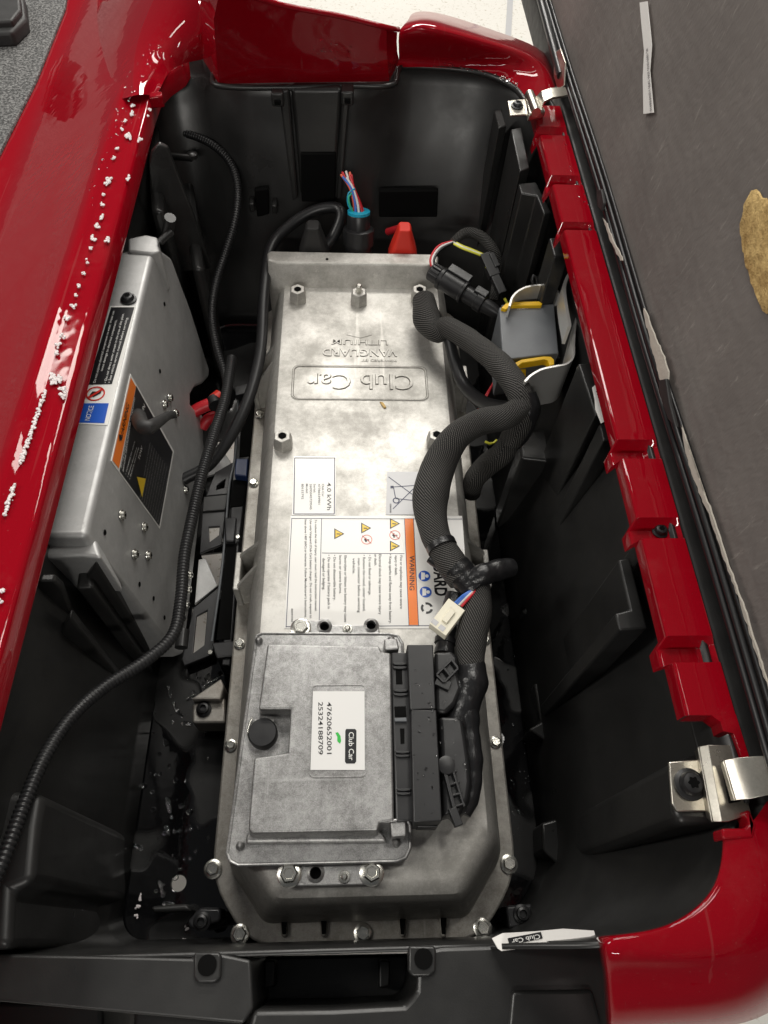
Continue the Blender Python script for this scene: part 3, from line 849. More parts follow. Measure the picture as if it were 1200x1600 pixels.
rr_ring(455.5, 668.5, 572.5, 625.5, .010, .0008, ZT, .0004, 'frame_shade', 'alu_edge_shade', bat)
pz('raised_emblem', [(541, 523), (545, 520), (557, 520.5), (563, 518), (569, 520.5), (578, 520), (582, 523), (573, 525.5), (563, 528), (552, 525.5)], ZT + .0009, ZT - .001, 'alu', bat, .0004)
# wood chip on the cover
chip = pz('wood_chip', [(593, 627), (599, 628), (604, 636), (600, 637)], ZP + .0025, ZP, 'gold_foam', None, .0008)
tag(chip, 'tiny brown splinter lying on the battery cover below the raised lettering', 'splinter')

# --- stickers on the battery. Text runs down the picture, capitals to the right
def lab_rect(name, x0, x1, y0, y1, z, mat, parent, th=.0003, rad=.0012):
    pts = ats([(x0[0], y0), (x1[0], y0), (x1[1], y1), (x0[1], y1)], z)
    return prism(name, pts, (0, 0, -th), mat, parent, 0)
def dtext(lines, z, mat, parent, hpx=None, name='printed_text'):
    """lines: (text, xpx of the baseline, y start, y end, cap height px)"""
    ms = []
    for s, x, ya, yb, h in lines:
        p0, p1 = at(x, ya, z), at(x, yb, z); hh = abs(at(x + h, ya, z).x - p0.x)
        ms.append(text_me(s, p0, p1, hh, None, UP, bold=.004))
    return link(name, join_me(ms), mat, parent, smooth=False)
def lines_me(segs, wdt, z):
    ms = []
    for (a, b_) in segs:
        p, q = at(*a, z), at(*b_, z); d = (q - p).normalized(); n = V((-d.y, d.x, 0)) * wdt / 2
        ms.append(quad_me([p - n, q - n, q + n, p + n]))
    return join_me(ms)
zl = ZP + .0006; zt = ZP + .0009; zu = ZP + .0012
L1 = lab_rect('capacity_sticker', (459, 456), (525, 524), 713, 805, zl, 'white_lbl', bat)
link('sticker_border', lines_me([((461, 715.5), (523, 715.5)), ((460, 803), (522.5, 803)), ((460.5, 715), (459, 803)), ((523, 715), (522.3, 803))], .0011, zt), 'ink_navy', L1)
dtext([('4.0 kWh', 511, 754, 797, 6.5)], zt, 'ink', L1)
dtext([('Club Car', 503, 756, 776, 3.4), ('47786539901', 497, 756, 788, 3.4), ('Serial:', 490, 756, 770, 3.2), ('26095045729545', 484, 756, 796, 3.4), ('Model:', 478, 756, 771, 3.2), ('80133792', 471, 756, 780, 3.4)], zt, 'ink_grey', L1)
L2 = lab_rect('bin_symbol_sticker', (605, 603), (672, 674), 737, 804, zl, 'grey_lbl', bat)
bn = []
bn.append(lines_me([((607, 745), (668, 790)), ((614, 795), (668, 742)), ((612, 761), (668, 757)), ((615, 762), (618, 778)), ((618, 779), (668, 784)), ((660, 757), (658, 784))], .0011, zt))
cc = at(619, 782, zt)
bn.append(ring_me([cc + V((.0045 * math.cos(a), .0045 * math.sin(a), 0)) for a in [i * .3927 for i in range(16)]], [cc + V((.003 * math.cos(a), .003 * math.sin(a), 0)) for a in [i * .3927 for i in range(16)]]))
bn.append(quad_me(ats([(610, 759), (615, 759), (615, 763), (610, 763)], zt)))
link('bin_symbol', join_me(bn), 'ink_navy', L2)
dtext([('0000308', 609, 787, 801, 2.6)], zt, 'ink_grey', L2)
L3 = lab_rect('warning_sticker', (454, 444), (722, 735), 806, 982, zl, 'white_lbl', bat)
link('sticker_border', lines_me([((456, 810), (722, 811)), ((456, 809), (447, 980)), ((447, 979), (733, 977)), ((502.5, 810), (498.5, 979)), ((503, 864), (632, 865)), ((632, 810), (639, 977)), ((646, 810), (654, 977))], .0007, zt), 'ink_navy', L3)
link('orange_band', quad_me(ats([(632.5, 810), (645.5, 810), (653.5, 976.5), (639.5, 976.5)], zt)), 'orange', L3)
dtext([('WARNING', 640, 868, 922, 7.5)], zu, 'ink', L3)
tl = [('Fire or explosion may cause severe', 625, 868, 951, 4), ('injury or death.', 617, 868, 899, 4), ('• Keep sparks and flames away from battery.', 608, 866, 974, 4),
      ('Electrical shock may cause severe injury', 592, 866, 960, 4), ('or death.', 585, 866, 884, 4), ('• Do not flood or submerge.', 576, 867, 930, 4), ('• Remove the round, center located,', 567, 867, 955, 4), ('main connector before servicing', 559, 872, 957, 4), ('vehicle.', 551, 872, 897, 4),
      ('Electrolyte or lithium ion battery may cause', 538, 868, 972, 4), ('burns or severe burns.', 530, 868, 928, 4), ('• Do not disassemble battery.', 521, 867, 938, 4), ('• Do not operate if battery pack is', 512, 867, 951, 4), ('damaged or bulging.', 504, 872, 922, 4),
      ('To reduce the risk of injury, user must read the instruction manual.', 492, 812, 955, 3.4), ('Use only Vanguard (Club Car) battery charger. Do not crush, expose to', 484, 812, 966, 3.4), ('heat above 140F (60C) or incinerate. Follow Manufacturer\u2019s Instructions.', 476, 812, 965, 3.4), ('80092946', 455, 951, 972, 2.6)]
dtext(tl, zt, 'ink', L3)
def tri_me(cx, cy, s, z):
    return quad_me(ats([(cx + s, cy), (cx - s * .75, cy + s * .95), (cx - s * .75, cy - s * .95)], z))
for x, y, q in ((616, 818, 9), (571, 825, 9), (529, 834, 9), (616, 853, 9)):
    link('hazard_triangle', tri_me(x, y, q, zt), 'ink', L3)
    link('hazard_triangle_fill', tri_me(x, y, q * .72, zu), 'yellow_ink', L3)
    link('hazard_bolt', lines_me([((x - 3, y), (x + 3, y + .5))], .0012, zu + .0003), 'ink', L3)
for x, y in ((617, 836), (573, 843)):
    c_ = at(x, y, zt)
    link('prohibition_mark', join_me([ring_me([c_ + V((.0068 * math.cos(a), .0068 * math.sin(a), 0)) for a in [i * .2618 for i in range(24)]], [c_ + V((.0058 * math.cos(a), .0058 * math.sin(a), 0)) for a in [i * .2618 for i in range(24)]]),
                                      lines_me([((x - 7, y - 6), (x + 7, y + 6))], .001, zt)]), 'pale_red_ink', L3)
ms = [lines_me([((x - 4, y), (x + 4, y + 1)), ((x - 2, y - 3), (x - 1, y + 4))], .0022, zt - .0001) for x, y in ((617, 836), (573, 843))]
link('prohibition_picture', join_me(ms), 'ink_grey', L3)
ms = [link_ for link_ in ()]
link('instruction_disc', join_me([lathe_me([(.0070, 0), (.0070, .0001)], 24, c=at(x, y, zt)) for x, y in ((663, 900), (665, 925))]), 'blue_ink', L3)
ms = []
for x, y in ((663, 900), (665, 925)):
    ms.append(lathe_me([(.0022, 0), (.0022, .0001)], 12, c=at(x + 4, y, zu)))
    ms.append(quad_me(ats([(x + 1, y - 5), (x + 1, y + 5), (x - 5, y + 6), (x - 5, y - 6)], zu)))
ms.append(None); ms.pop()
link('instruction_picture', join_me(ms), 'white_lbl', L3)
rc = []
for k in range(3):
    a0 = k * 2.094 + .3
    c_ = at(667, 950, zt)
    o1 = [c_ + V((.0072 * math.cos(a0 + j * .3), .0072 * math.sin(a0 + j * .3), 0)) for j in range(6)]
    i1 = [c_ + V((.0044 * math.cos(a0 + j * .3), .0044 * math.sin(a0 + j * .3), 0)) for j in range(6)]
    for j in range(5): rc.append(quad_me([o1[j], o1[j + 1], i1[j + 1], i1[j]]))
link('recycling_mark', join_me(rc), 'ink', L3)
p0, p1 = at(675, 832, zt), at(680, 931, zt)
link('brand_lettering', text_me('VANGUARD', p0, p1, .0142, None, UP, bold=.03), 'ink', L3, smooth=False)

# ------------------------------------------------------------------ control module on the battery
ecu = thing('control_module', 'finned grey cast control module bolted on top of the battery', 'control module', at(500, 1170, ZP))
ZE, ZL = .2135, .2400
eo = [(401, 994), (410, 990), (608, 991), (622, 994), (629, 1006), (641, 1290), (641, 1325), (634, 1340), (620, 1346), (372, 1352), (360, 1346), (355, 1334)]
pz('base_plate', eo, ZE, ZP + .0005, 'alu_ecu', ecu, .002, 3)
rim = ats(eo, ZE - .0005); rim.append(rim[0])
rm = []
for i in range(len(rim) - 1):
    rm.append(tube_me([rim[i], rim[i].lerp(rim[i + 1], .5), rim[i + 1]], .0016, nseg=8, step=.02))
link('rim_bead', join_me(rm), 'alu_ecu', ecu)
lid_t = [(418, 1006), (592, 1009), (596, 1018), (611, 1020), (616, 1282), (594, 1286), (590, 1298), (394, 1302), (388, 1296), (397, 1184), (450, 1176), (454, 1108), (404, 1108)]
pts_t = ats(lid_t, ZL)
ctr = sum(pts_t, V()) / len(pts_t)
n_ = len(pts_t)
mid = [V((p.x, p.y, ZL - .004)) for p in pts_t]
low = [V((ctr.x + (p.x - ctr.x) * 1.035, ctr.y + (p.y - ctr.y) * 1.035, ZE - .001)) for p in pts_t]
link('lid', loft_me([low, mid, pts_t], False, True), 'alu_ecu', ecu, .0022, 3, angle=30)
# near skirt ledge of the lid, lower left
pz('lid_step', [(386, 1300), (596, 1296), (606, 1316), (382, 1318)], ZE + .006, ZE - .002, 'alu_ecu', ecu, .003)
pz('corner_block', [(610, 1283), (634, 1282), (635, 1306), (612, 1308)], ZL - .004, ZE, 'alu_ecu', ecu, .0015)
pz('corner_block', [(600, 998), (620, 997), (624, 1014), (602, 1016)], ZL - .004, ZE, 'alu_ecu', ecu, .0015)
tube('corner_web', pxz([(600, 1284, ZL - .003), (636, 1281, ZL - .003), (641, 1300, ZL - .006)]), .0015, 'alu_ecu', ecu, nseg=8)
for x, y in ((405, 1002), (376, 1322), (611, 1001), (619, 1317)):
    link('corner_pin', lathe_me([(.0042, 0), (.0042, .003), (.0026, .006), (.0012, .0072)], 16), 'alu_ecu', ecu, loc=at(x, y, ZE - .0005))
# left edge round cap
c_ = at(410, 1144, ZE + .012); c_.z = ZE - .001
link('round_cap', lathe_me([(.0148, 0), (.0148, .011), (.0135, .0135), (.005, .0138)], 28), 'black', ecu, loc=c_)
pz('cap_plate', [(398, 1124), (428, 1124), (426, 1163), (396, 1163)], ZE + .002, ZE - .002, 'white_ecu_lbl', ecu, .0005)
tube('cap_clip', pxz([(394, 1122, ZE + .003), (387, 1140, ZE + .004), (392, 1160, ZE + .003)]), .0012, 'zinc', ecu, nseg=8)
# tabs
def tab(px, bolts, holes, pins, nm):
    poly = ats(px, ZP + .008)
    hh = [[(p.x, p.y) for p in circ(at(*h, ZP + .008), .0052, 18)] for h in holes]
    hplate('mounting_tab', [(p.x, p.y) for p in poly], hh, ZP + .008, .008, 'alu_ecu', ecu, .0015)
    for h in holes:
        c_ = at(*h, ZP + .0085)
        link('hole_collar', ring_me([c_ + V((.0085 * math.cos(a), .0085 * math.sin(a), 0)) for a in [i * .2618 for i in range(24)]], [c_ + V((.0055 * math.cos(a), .0055 * math.sin(a), .0018)) for a in [i * .2618 for i in range(24)]]), 'alu_ecu', ecu)
        link('hole_bottom', lathe_me([(.0055, 0), (.0055, .0003)], 16), 'hole', ecu, loc=V((c_.x, c_.y, ZP + .0015)))
    for b_ in bolts: hex_bolt('module_bolt', at(*b_, ZP + .0085), .0082, 'zinc', ecu)
    for p_ in pins: link('locating_pin', lathe_me([(.0058, 0), (.0052, .0015), (.0034, .0016), (.0032, .004), (.0018, .005)], 16), 'zinc', ecu, loc=at(*p_, ZP + .0085))
tab([(441, 1340), (590, 1336), (596, 1360), (590, 1378), (578, 1383), (452, 1386), (441, 1378)], [(452, 1366), (581, 1364)], [(493, 1364)], [(538, 1370)], 'near')
tab([(458, 1000), (460, 972), (472, 966), (495, 970), (502, 966), (514, 966), (520, 976), (568, 976), (574, 966), (586, 966), (592, 974), (594, 1000)], [(470, 982)], [(507, 979), (580, 977)], [(543, 983)], 'far')
# label
zr = ZL + .0004
rr_ring(484, 573, 1069, 1216, .006, .0015, ZL, .0007, 'label_frame', 'alu_ecu', ecu)
EL = lab_rect('serial_label', (489, 485), (569.5, 570), 1080, 1203, ZL + .0006, 'white_ecu_lbl', ecu)
ze = ZL + .0009
link('brand_badge', prism_me([at(*p, ze) for p in ((541, 1139), (555, 1139), (557, 1142), (556.5, 1190), (554, 1193), (541, 1193), (539, 1190), (539.5, 1142))], (0, 0, -.0001)), 'ink', EL, smooth=False)
dtext([('Club Car', 545, 1144, 1188, 8)], ze + .0003, 'ink_white', EL)
dtext([('47620652001', 511, 1097, 1178, 7), ('25324188709', 497.5, 1097, 1179, 7)], ze, 'ink', EL)
link('green_mark', quad_me(ats([(524, 1145), (528, 1144), (532, 1150), (533, 1158), (531, 1162), (527, 1158), (527, 1151)], ze)), 'green_ink', EL)
# socket header
pz('socket_header', [(611, 1019), (640, 1019), (650, 1284), (618, 1284)], ZL - .001, ZP + .001, 'black', ecu, .002)
for y, x in ((1035, 613), (1077, 614), (1173, 617), (1232, 619)):
    for dy in (0, 6):
        pz('header_rib', [(x, y + dy), (x + 24, y + dy), (x + 22, y + dy + 3), (x + 12, y + dy + 4.2), (x + 2, y + dy + 3)], ZL + .002, ZL - .002, 'black', ecu, .0006)
pz('header_slot', [(618, 1045), (628, 1045), (629, 1069), (619, 1069)], ZL - .0004, ZL - .002, 'hole', ecu, .0003)
pz('header_slot', [(625, 1138), (632, 1138), (632, 1162), (626, 1162)], ZL - .0004, ZL - .002, 'hole', ecu, .0003)
pz('header_tab', [(616, 1122), (635, 1121), (636, 1127), (617, 1127)], ZL + .003, ZL - .002, 'grey_plastic', ecu, .0006)
pz('header_slot', [(616, 1104), (634, 1103), (635, 1120), (617, 1120)], ZL - .0004, ZL - .002, 'hole', ecu, .0003)

# the two plugs of the harness in the module
def plug(nm, lab, top, sh, grp='module plugs'):
    t_ = thing(nm, lab, 'connector', at(top[0][0], top[0][1], ZP))
    pz('slide_cover', top, .253, .206, 'black', t_, .0012)
    return t_
pa = plug('wiring_plug', 'shorter black plug at the far end of the module header', [(636, 1007), (677, 1007), (681, 1108), (641, 1109)], None)
pz('backshell', [(679, 1018), (706, 1016), (716, 1026), (716, 1050), (722, 1075), (712, 1100), (696, 1116), (681, 1112)], .238, .205, 'black', pa, .004, 3)
def bar(c0, c1, wpx, z, th, mat, parent, name):
    a, b_ = V((*c0, 0)), V((*c1, 0)); d = (b_ - a).normalized(); n = V((-d.y, d.x, 0)) * wpx / 2
    return pz(name, [((a - n).x, (a - n).y), ((b_ - n).x, (b_ - n).y), ((b_ + n).x, (b_ + n).y), ((a + n).x, (a + n).y)], z, z - th, mat, parent, .0006)
for a, b_ in (((682, 1054), (706, 1030)), ((706, 1030), (716, 1044)), ((716, 1044), (694, 1066)), ((682, 1054), (694, 1066)), ((693, 1042), (704, 1056))):
    bar(a, b_, 4, .244, .006, 'black', pa, 'lever')
bar((681, 1062), (704, 1072), 14, .242, .006, 'black', pa, 'lever_arm')
pb = plug('wiring_plug', 'longer black plug with lever at the near end of the module header', [(642, 1109), (682, 1109), (691, 1283), (646, 1285)], None)
bs0 = [(683, 1122), (716, 1122), (725, 1128), (729, 1150), (735, 1190), (738, 1226), (733, 1255), (722, 1276), (711, 1289), (704, 1276), (689, 1281)]
bt = ats(bs0, .226); bctr = sum(bt, V()) / len(bt)
bl_ = [V((p.x, p.y, .203)) for p in ats(bs0, .215)]
btt = [V((bctr.x + (p.x - bctr.x) * .8 - .002, bctr.y + (p.y - bctr.y) * .95, .240)) for p in bt]
link('backshell', loft_me([bl_, bt, btt]), 'black', pb, .003, 3)
bar((690, 1184), (716, 1284), 6, .2455, .007, 'black', pb, 'lever')
bar((706, 1196), (726, 1260), 4, .2455, .007, 'black', pb, 'lever')
for k in range(5):
    y = 1190 + k * 17; x = 691 + k * 4.2
    bar((x, y + 3), (x + 19, y - 3), 3.5, .2452, .006, 'black', pb, 'lever_bar')
link('lever_pivot', lathe_me([(.0085, 0), (.0085, .003), (.004, .004)], 20), 'black', pb, loc=at(697, 1196, .2435))
bar((707, 1262), (718, 1290), 13, .247, .008, 'black', pb, 'lever_end')
pz('latch', [(650, 1285), (684, 1284), (684, 1293), (652, 1293)], .225, .205, 'black', pb, .001)

# ------------------------------------------------------------------ wiring harness
hs = thing('wiring_harness', 'thick black braided wiring harness looping over the battery', 'wiring harness', at(700, 800, ZP))
def wob(amp, fr, ph=0):
    return lambda s, t: 1 + amp * math.sin(s * fr + ph) + amp * .6 * math.sin(s * fr * 2.3 + 1.7 + ph)
tube('braided_sleeve', pxz([(662, 468, .238), (668, 500, .240), (684, 518, .243), (700, 512, .255), (742, 538, .275), (784, 574, .302), (812, 616, .304), (814, 655, .285), (797, 690, .255)]), [.016, .020, .015, .0145, .0155, .0155, .0155, .016, .014], 'sleeve', hs, nseg=24, rf=wob(.03, 60), step=.003)
tube('braided_sleeve', pxz([(820, 632, .300), (790, 651, .296), (750, 660, .285), (712, 684, .272), (685, 730, .252), (672, 785, .246), (680, 835, .243), (692, 856, .242)]), [.0135, .0155, .0160, .0188, .0212, .0215, .0185, .0165], 'sleeve', hs, nseg=24, rf=wob(.02, 45), step=.003)
tube('clamp_band', pxz([(688, 850, .243), (692, 858, .243)]), .0178, 'tape', hs, nseg=24, step=.003)
tube('braided_sleeve', pxz([(690, 855, .242), (705, 880, .24), (722, 905, .24)]), [.0165, .018, .0165], 'sleeve', hs, nseg=22, step=.003)
tube('taped_section', pxz([(712, 888, .241), (728, 905, .24), (744, 922, .238)]), [.0178, .0172, .0165], 'tape', hs, nseg=22, rf=wob(.03, 300), step=.002)
tube('taped_section', pxz([(735, 908, .246), (755, 898, .25), (780, 890, .247), (802, 886, .243)]), [.011, .0125, .0125, .0095], 'tape', hs, nseg=18, rf=wob(.05, 160), step=.003)
tube('braided_sleeve', pxz([(746, 915, .236), (746, 950, .236), (738, 990, .234), (735, 1020, .232), (738, 1052, .230)]), [.014, .0155, .0175, .0165, .0125], 'sleeve', hs, nseg=22, rf=wob(.03, 80), step=.003)
tube('taped_section', pxz([(737, 1036, .230), (737, 1070, .228), (728, 1100, .224), (716, 1128, .220), (706, 1150, .218)]), [.0140, .0165, .0160, .0145, .0125], 'tape', hs, nseg=18, rf=wob(.06, 120), step=.003)
tube('taped_section', pxz([(712, 930, .225), (700, 970, .222), (696, 1000, .222), (694, 1022, .222)]), [.011, .0105, .0105, .0105], 'tape', hs, nseg=16, rf=wob(.04, 200), step=.003)
tube('clamp_band', pxz([(696, 998, .222), (695, 1006, .222)]), .0118, 'vinyl_cable', hs, nseg=18, step=.003)
tube('taped_section', pxz([(735, 1060, .228), (716, 1078, .226), (705, 1095, .222)]), .011, 'tape', hs, nseg=16, rf=wob(.05, 150), step=.003)
tube('braided_sleeve', pxz([(800, 682, .25), (785, 708, .23), (762, 726, .20), (742, 748, .175), (736, 770, .14)]), [.014, .015, .0155, .014, .013], 'sleeve', hs, nseg=20, step=.003)
tube('taped_section', pxz([(817, 618, .302), (822, 640, .292), (812, 668, .27), (798, 690, .25)]), [.0162, .0178, .0170, .0150], 'tape', hs, nseg=20, rf=wob(.03, 150), step=.003)
tube('loose_cable', pxz([(702, 530, .240), (712, 570, .230), (728, 606, .228), (760, 632, .25), (800, 640, .285)]), [.008, .0085, .009, .010, .010], 'vinyl_cable', hs, nseg=14)
for wv_ in (0, 1):
    tube('lead_wire', pxz([(742 + wv_ * 8, 660, .2), (752 + wv_ * 4, 630, .19), (772, 596, .2), (782, 570, .21)]), .0016, 'red_wire', hs, nseg=8)
tube('lead_wire', pxz([(758, 690, .20), (768, 694, .20), (776, 688, .20)]), .0018, 'yellow_wire', hs, nseg=8)
tube('tie_tail', pxz([(672, 872, .235), (682, 880, .235), (692, 884, .236)]), .006, 'tape', hs, nseg=12)
tube('taped_section', pxz([(728, 1096, .226), (733, 1140, .222), (738, 1190, .220), (737, 1235, .218), (724, 1272, .216)]), [.0125, .0115, .0105, .0100, .0075], 'tape', hs, nseg=16, rf=wob(.06, 140), step=.003)
# white six-way connector dangling on the battery
wc = thing('nylon_connector', 'small ivory nylon connector hanging by short coloured wires', 'connector', at(700, 962, .215))
def obox(name, a, b_, wpx, ztop, th, mat, parent, bev=.001):
    return bar(a, b_, wpx, ztop, th, mat, parent, name)
obox('housing', (714, 944), (684, 984), 32, .247, .012, 'ivory', wc)
obox('latch_block', (708, 953), (694, 971), 10, .2495, .005, 'ivory', wc)
for dx, dy in ((-7, -6), (4, 3)):
    link('cavity', quad_me(ats([(685 + dx, 972 + dy), (693 + dx, 978 + dy), (688 + dx, 984 + dy), (680 + dx, 978 + dy)], .2474)), 'grey_lbl', wc)
for k, (mt, dx) in enumerate((('blue_wire', 0), ('white_wire', 3), ('red_wire', 7), ('blue_wire', -3))):
    tube('lead_wire', pxz([(714 + dx, 944 + dx * .5, .244), (726 + dx, 932 + dx * .3, .249), (738 + dx * .6, 923, .249), (748, 914, .246)]), .0016, mt, wc, nseg=8)

# ------------------------------------------------------------------ inline sensor connectors, far right
ic = thing('inline_connector', 'black barrel-shaped inline connector beside the battery end', 'connector', at(730, 460, .2))
a0, a1 = at(672, 424, .25), at(782, 492, .235)
ax = (a1 - a0); La = ax.length; fr = frame_from(ax)
link('barrel', lathe_me([(.011, 0), (.0125, .002), (.0125, La * .14), (.0165, La * .15), (.0165, La * .19), (.0155, La * .20), (.0155, La * .46), (.017, La * .47), (.017, La * .5), (.0125, La * .51), (.0125, La * .66), (.014, La * .67), (.014, La * .76), (.011, La * .77), (.010, La * .9), (.006, La)], 28, fr, a0), 'black', ic, .0004, angle=30)
for k in range(5):
    an = .5 + k * .5
    p = a0 + ax * .08 + fr @ V((.0128 * math.cos(an), .0128 * math.sin(an), 0))
    box('grip_rib', p, .004, .004, La * .12, 'black', ic, .0008, mtx=fr @ Matrix.Rotation(an, 3, 'Z'))
p = a0 + ax * .36 + V((.006, .010, .014)); box('latch', p, .014, .010, La * .3, 'black', ic, .0012, mtx=fr)
p = a0 + ax * .70 + V((.002, .004, .014)); box('latch', p, .012, .006, La * .16, 'black', ic, .001, mtx=fr)
for k, mt in enumerate(('red_wire', 'vinyl_cable', 'red_wire')):
    tube('lead_wire', pxz([(770 + k * 3, 478 + k * 3, .236), (780 + k, 496 + k * 3, .232), (788, 520, .21)]), .002, mt, ic, nseg=8)
for k, mt in enumerate(('red_wire', 'white_wire', 'vinyl_cable')):
    tube('lead_wire', pxz([(676 + k * 2, 424, .25), (673 + k * 2.5, 404 + k, .255), (686 + k * 2, 384 + k * 2.5, .258), (712, 376 + k, .258)]), .0019, mt, ic, nseg=8)
tube('wire_sleeve', pxz([(708, 378, .258), (728, 364, .26), (752, 370, .255), (772, 394, .24), (778, 424, .215), (772, 470, .19)]), [.006, .008, .0085, .0085, .008, .008], 'sleeve', ic, nseg=14, step=.003)
sc_ = thing('small_connector', 'slim black two-way connector with yellow and white lead', 'connector', at(768, 440, .2))
for k, mt in enumerate(('yellow_wire', 'white_wire', 'yellow_wire')):
    tube('lead_wire', pxz([(709, 377 + k * 2, .259), (722, 384 + k * 2, .259), (738, 390 + k * 2, .256), (756, 398 + k * 1.5, .25)]), .0016, mt, sc_, nseg=8)
a0, a1 = at(756, 396, .25), at(788, 466, .225)
ax = a1 - a0; fr = frame_from(ax)
link('housing', join_me([box_me(a0 + ax * .28, .017, .013, ax.length * .5, fr), box_me(a0 + ax * .66, .013, .011, ax.length * .5, fr)]), 'black', sc_, .001)
box('latch', a0 + ax * .3 + V((.006, .005, .008)), .008, .006, ax.length * .3, 'black', sc_, .0008, mtx=fr)
tube('seal_line', [a0 + ax * .22 + fr @ V((-.009, .004, .0072)), a0 + ax * .22 + fr @ V((.009, .004, .0072))], .0006, 'yellow_wire', sc_, nseg=6)
tube('lead_wire', [a1, a1 + V((.008, -.01, -.01)), a1 + V((.014, -.03, -.03))], .002, 'yellow_wire', sc_, nseg=8)

# ------------------------------------------------------------------ terminals at the far end
ZTm = .19
def boot(nm, lab, mat, px, base_py, wpx, hpx):
    t_ = thing(nm, lab, 'terminal boot', at(px, base_py, ZTm))
    p = V((at(px, base_py, .22).x, .925, .192)); s = wpx / FPX * 1.2
    rings_ = []
    for z, k in ((0, 1), (.028, .98), (.045, .78), (.062, .55), (.072, .46), (.076, .36)):
        rings_.append([V((p.x + q.x * s * k, p.y + q.y * .035 * (k * .6 + .4), p.z + z)) for q in rrect(-.5, .5, -.5, .5, .22, 4)])
    link('boot', loft_me(rings_), mat, t_, .001)
    return t_, p
bk, pk = boot('terminal_boot', 'black rubber boot on the negative battery terminal', 'rubber', 491, 392, 44, 25)
tube('cable', [pk + V((.018, .01, .03)), pk + V((.03, .02, .04)), pk + V((.042, .04, .06)), pk + V((.035, .055, .066)), pk + V((.0, .055, .06)), pk + V((-.04, .035, .045)), pk + V((-.068, .0, .03)), pk + V((-.075, -.08, .01)), pk + V((-.078, -.18, -.02)), pk + V((-.10, -.27, -.045)), pk + V((-.14, -.335, -.07)), pk + V((-.18, -.36, -.08))], .0085, 'vinyl_cable', bk, nseg=14)
rb, pr = boot('terminal_boot', 'red rubber boot on the positive battery terminal', 'red_boot', 629, 392, 42, 27)
tube('cable', [pr + V((.012, .010, .024)), pr + V((.010, .030, .032)), pr + V((.0, .05, .034)), pr + V((-.02, .075, .01))], .006, 'red_wire', rb, nseg=12)
dc = thing('round_connector', 'round black multi-pin connector with teal seal on the battery end', 'connector', at(560, 395, .2))
pc = V((at(560, 390, .22).x, .930, .218))
frc = frame_from(V((0, .30, 1)))
link('coupling_ring', lathe_me([(.021, 0), (.021, .010), (.0235, .011), (.0235, .034), (.020, .036)], 40, frc, pc, jag=lambda a, h: 1 + (.035 if (math.sin(a * 12) > 0 and .010 < h < .035) else 0)), 'black', dc)
link('barrel', lathe_me([(.0175, .033), (.0175, .056), (.0168, .057)], 32, frc, pc), 'black', dc)
link('seal', lathe_me([(.0172, .057), (.0172, .061), (.016, .0615)], 32, frc, pc), 'teal', dc)
top = pc + frc @ V((0, 0, .06))
for k, mt in enumerate(('red_wire', 'orange_wire', 'white_wire', 'red_wire', 'orange_wire', 'blue_wire', 'white_wire', 'red_wire')):
    a_ = k * .8; q = V((.007 * math.cos(a_), .007 * math.sin(a_), 0)); q2 = V((.003 * math.cos(a_ + 2), .003 * math.sin(a_ + 2), 0))
    tube('lead_wire', [top + q, top + q * .7 + q2 * .5 + V((-.004, .006, .014)), top + q * .5 + q2 * .6 + V((-.011, .016, .030)), top + q * 1.1 + V((-.019, .034, .038))], .0019, mt, dc, nseg=8)
tube('lead_wire', [top + V((-.008, -.004, 0)), top + V((-.014, .0, .012)), top + V((-.015, .006, .022)), top + V((-.006, .01, .026))], .0015, 'green_wire', dc, nseg=8)
tube('lead_wire', [top + V((-.010, -.002, 0)), top + V((-.0165, .002, .012)), top + V((-.0155, .008, .025)), top + V((-.006, .012, .03))], .0014, 'teal', dc, nseg=8)

# ------------------------------------------------------------------ grey module with yellow locks in its steel clip
gm = thing('relay_module', 'grey box module with yellow locking levers on the right tub wall', 'module', at(826, 525, .2))
gt = [(780, 480), (866, 474), (873, 552), (785, 562)]
pz('case', gt, .285, .215, 'grey_plastic', gm, .0015)
pz('lower_case', [(783, 476), (868, 471), (876, 560), (786, 568)], .268, .20, 'black', gm, .001)
pz('locking_lever', [(783, 481), (790, 474), (802, 471.5), (842, 470.5), (848, 474), (846, 477), (800, 477.5), (790, 483)], .290, .280, 'yellow', gm, .0008)
pz('locking_lever', [(799, 580), (804, 567), (815, 561.5), (850, 556.5), (861, 557), (866, 562), (866, 569), (858, 571), (856, 563), (850, 561.5), (816, 567), (808, 573), (805, 591), (800, 592)], .286, .275, 'yellow', gm, .0008)
pz('locking_lever', [(808, 575), (822, 572), (822, 590), (812, 596)], .262, .24, 'yellow', gm, .001)
dt = at(816, 481, .2855)
link('printed_code', text_me('0804071', at(808, 484, .2853), at(825, 482.6, .2853), .0022, None, UP), 'ink_white', gm, smooth=False)
mb = thing('spring_bracket', 'polished curved steel clip clasping the grey module', 'bracket', at(880, 510, .2))
def ribbon(path, z, h, mat, parent, name, th=.0016):
    pts, _ = catmull([at(a, b_, z) for a, b_ in path], .004)
    n = len(pts); L_, R_ = [], []
    for i in range(n):
        d = (pts[min(i + 1, n - 1)] - pts[max(i - 1, 0)]).normalized(); q = V((-d.y, d.x, 0)) * th / 2
        L_.append(pts[i] + q); R_.append(pts[i] - q)
    me = loft_me([[l, r, r - V((0, 0, h)), l - V((0, 0, h))] for l, r in zip(L_, R_)])
    return link(name, me, mat, parent, angle=40)
ribbon([(796, 478), (802, 462), (818, 450), (842, 445), (864, 449), (873, 456), (876, 462)], .305, .06, 'bright', mb, 'clip_arm', .0026)
ribbon([(898, 420), (888, 430), (882, 448), (885, 478), (890, 505), (890, 510)], .338, .03, 'bright', mb, 'clip_arm', .004)
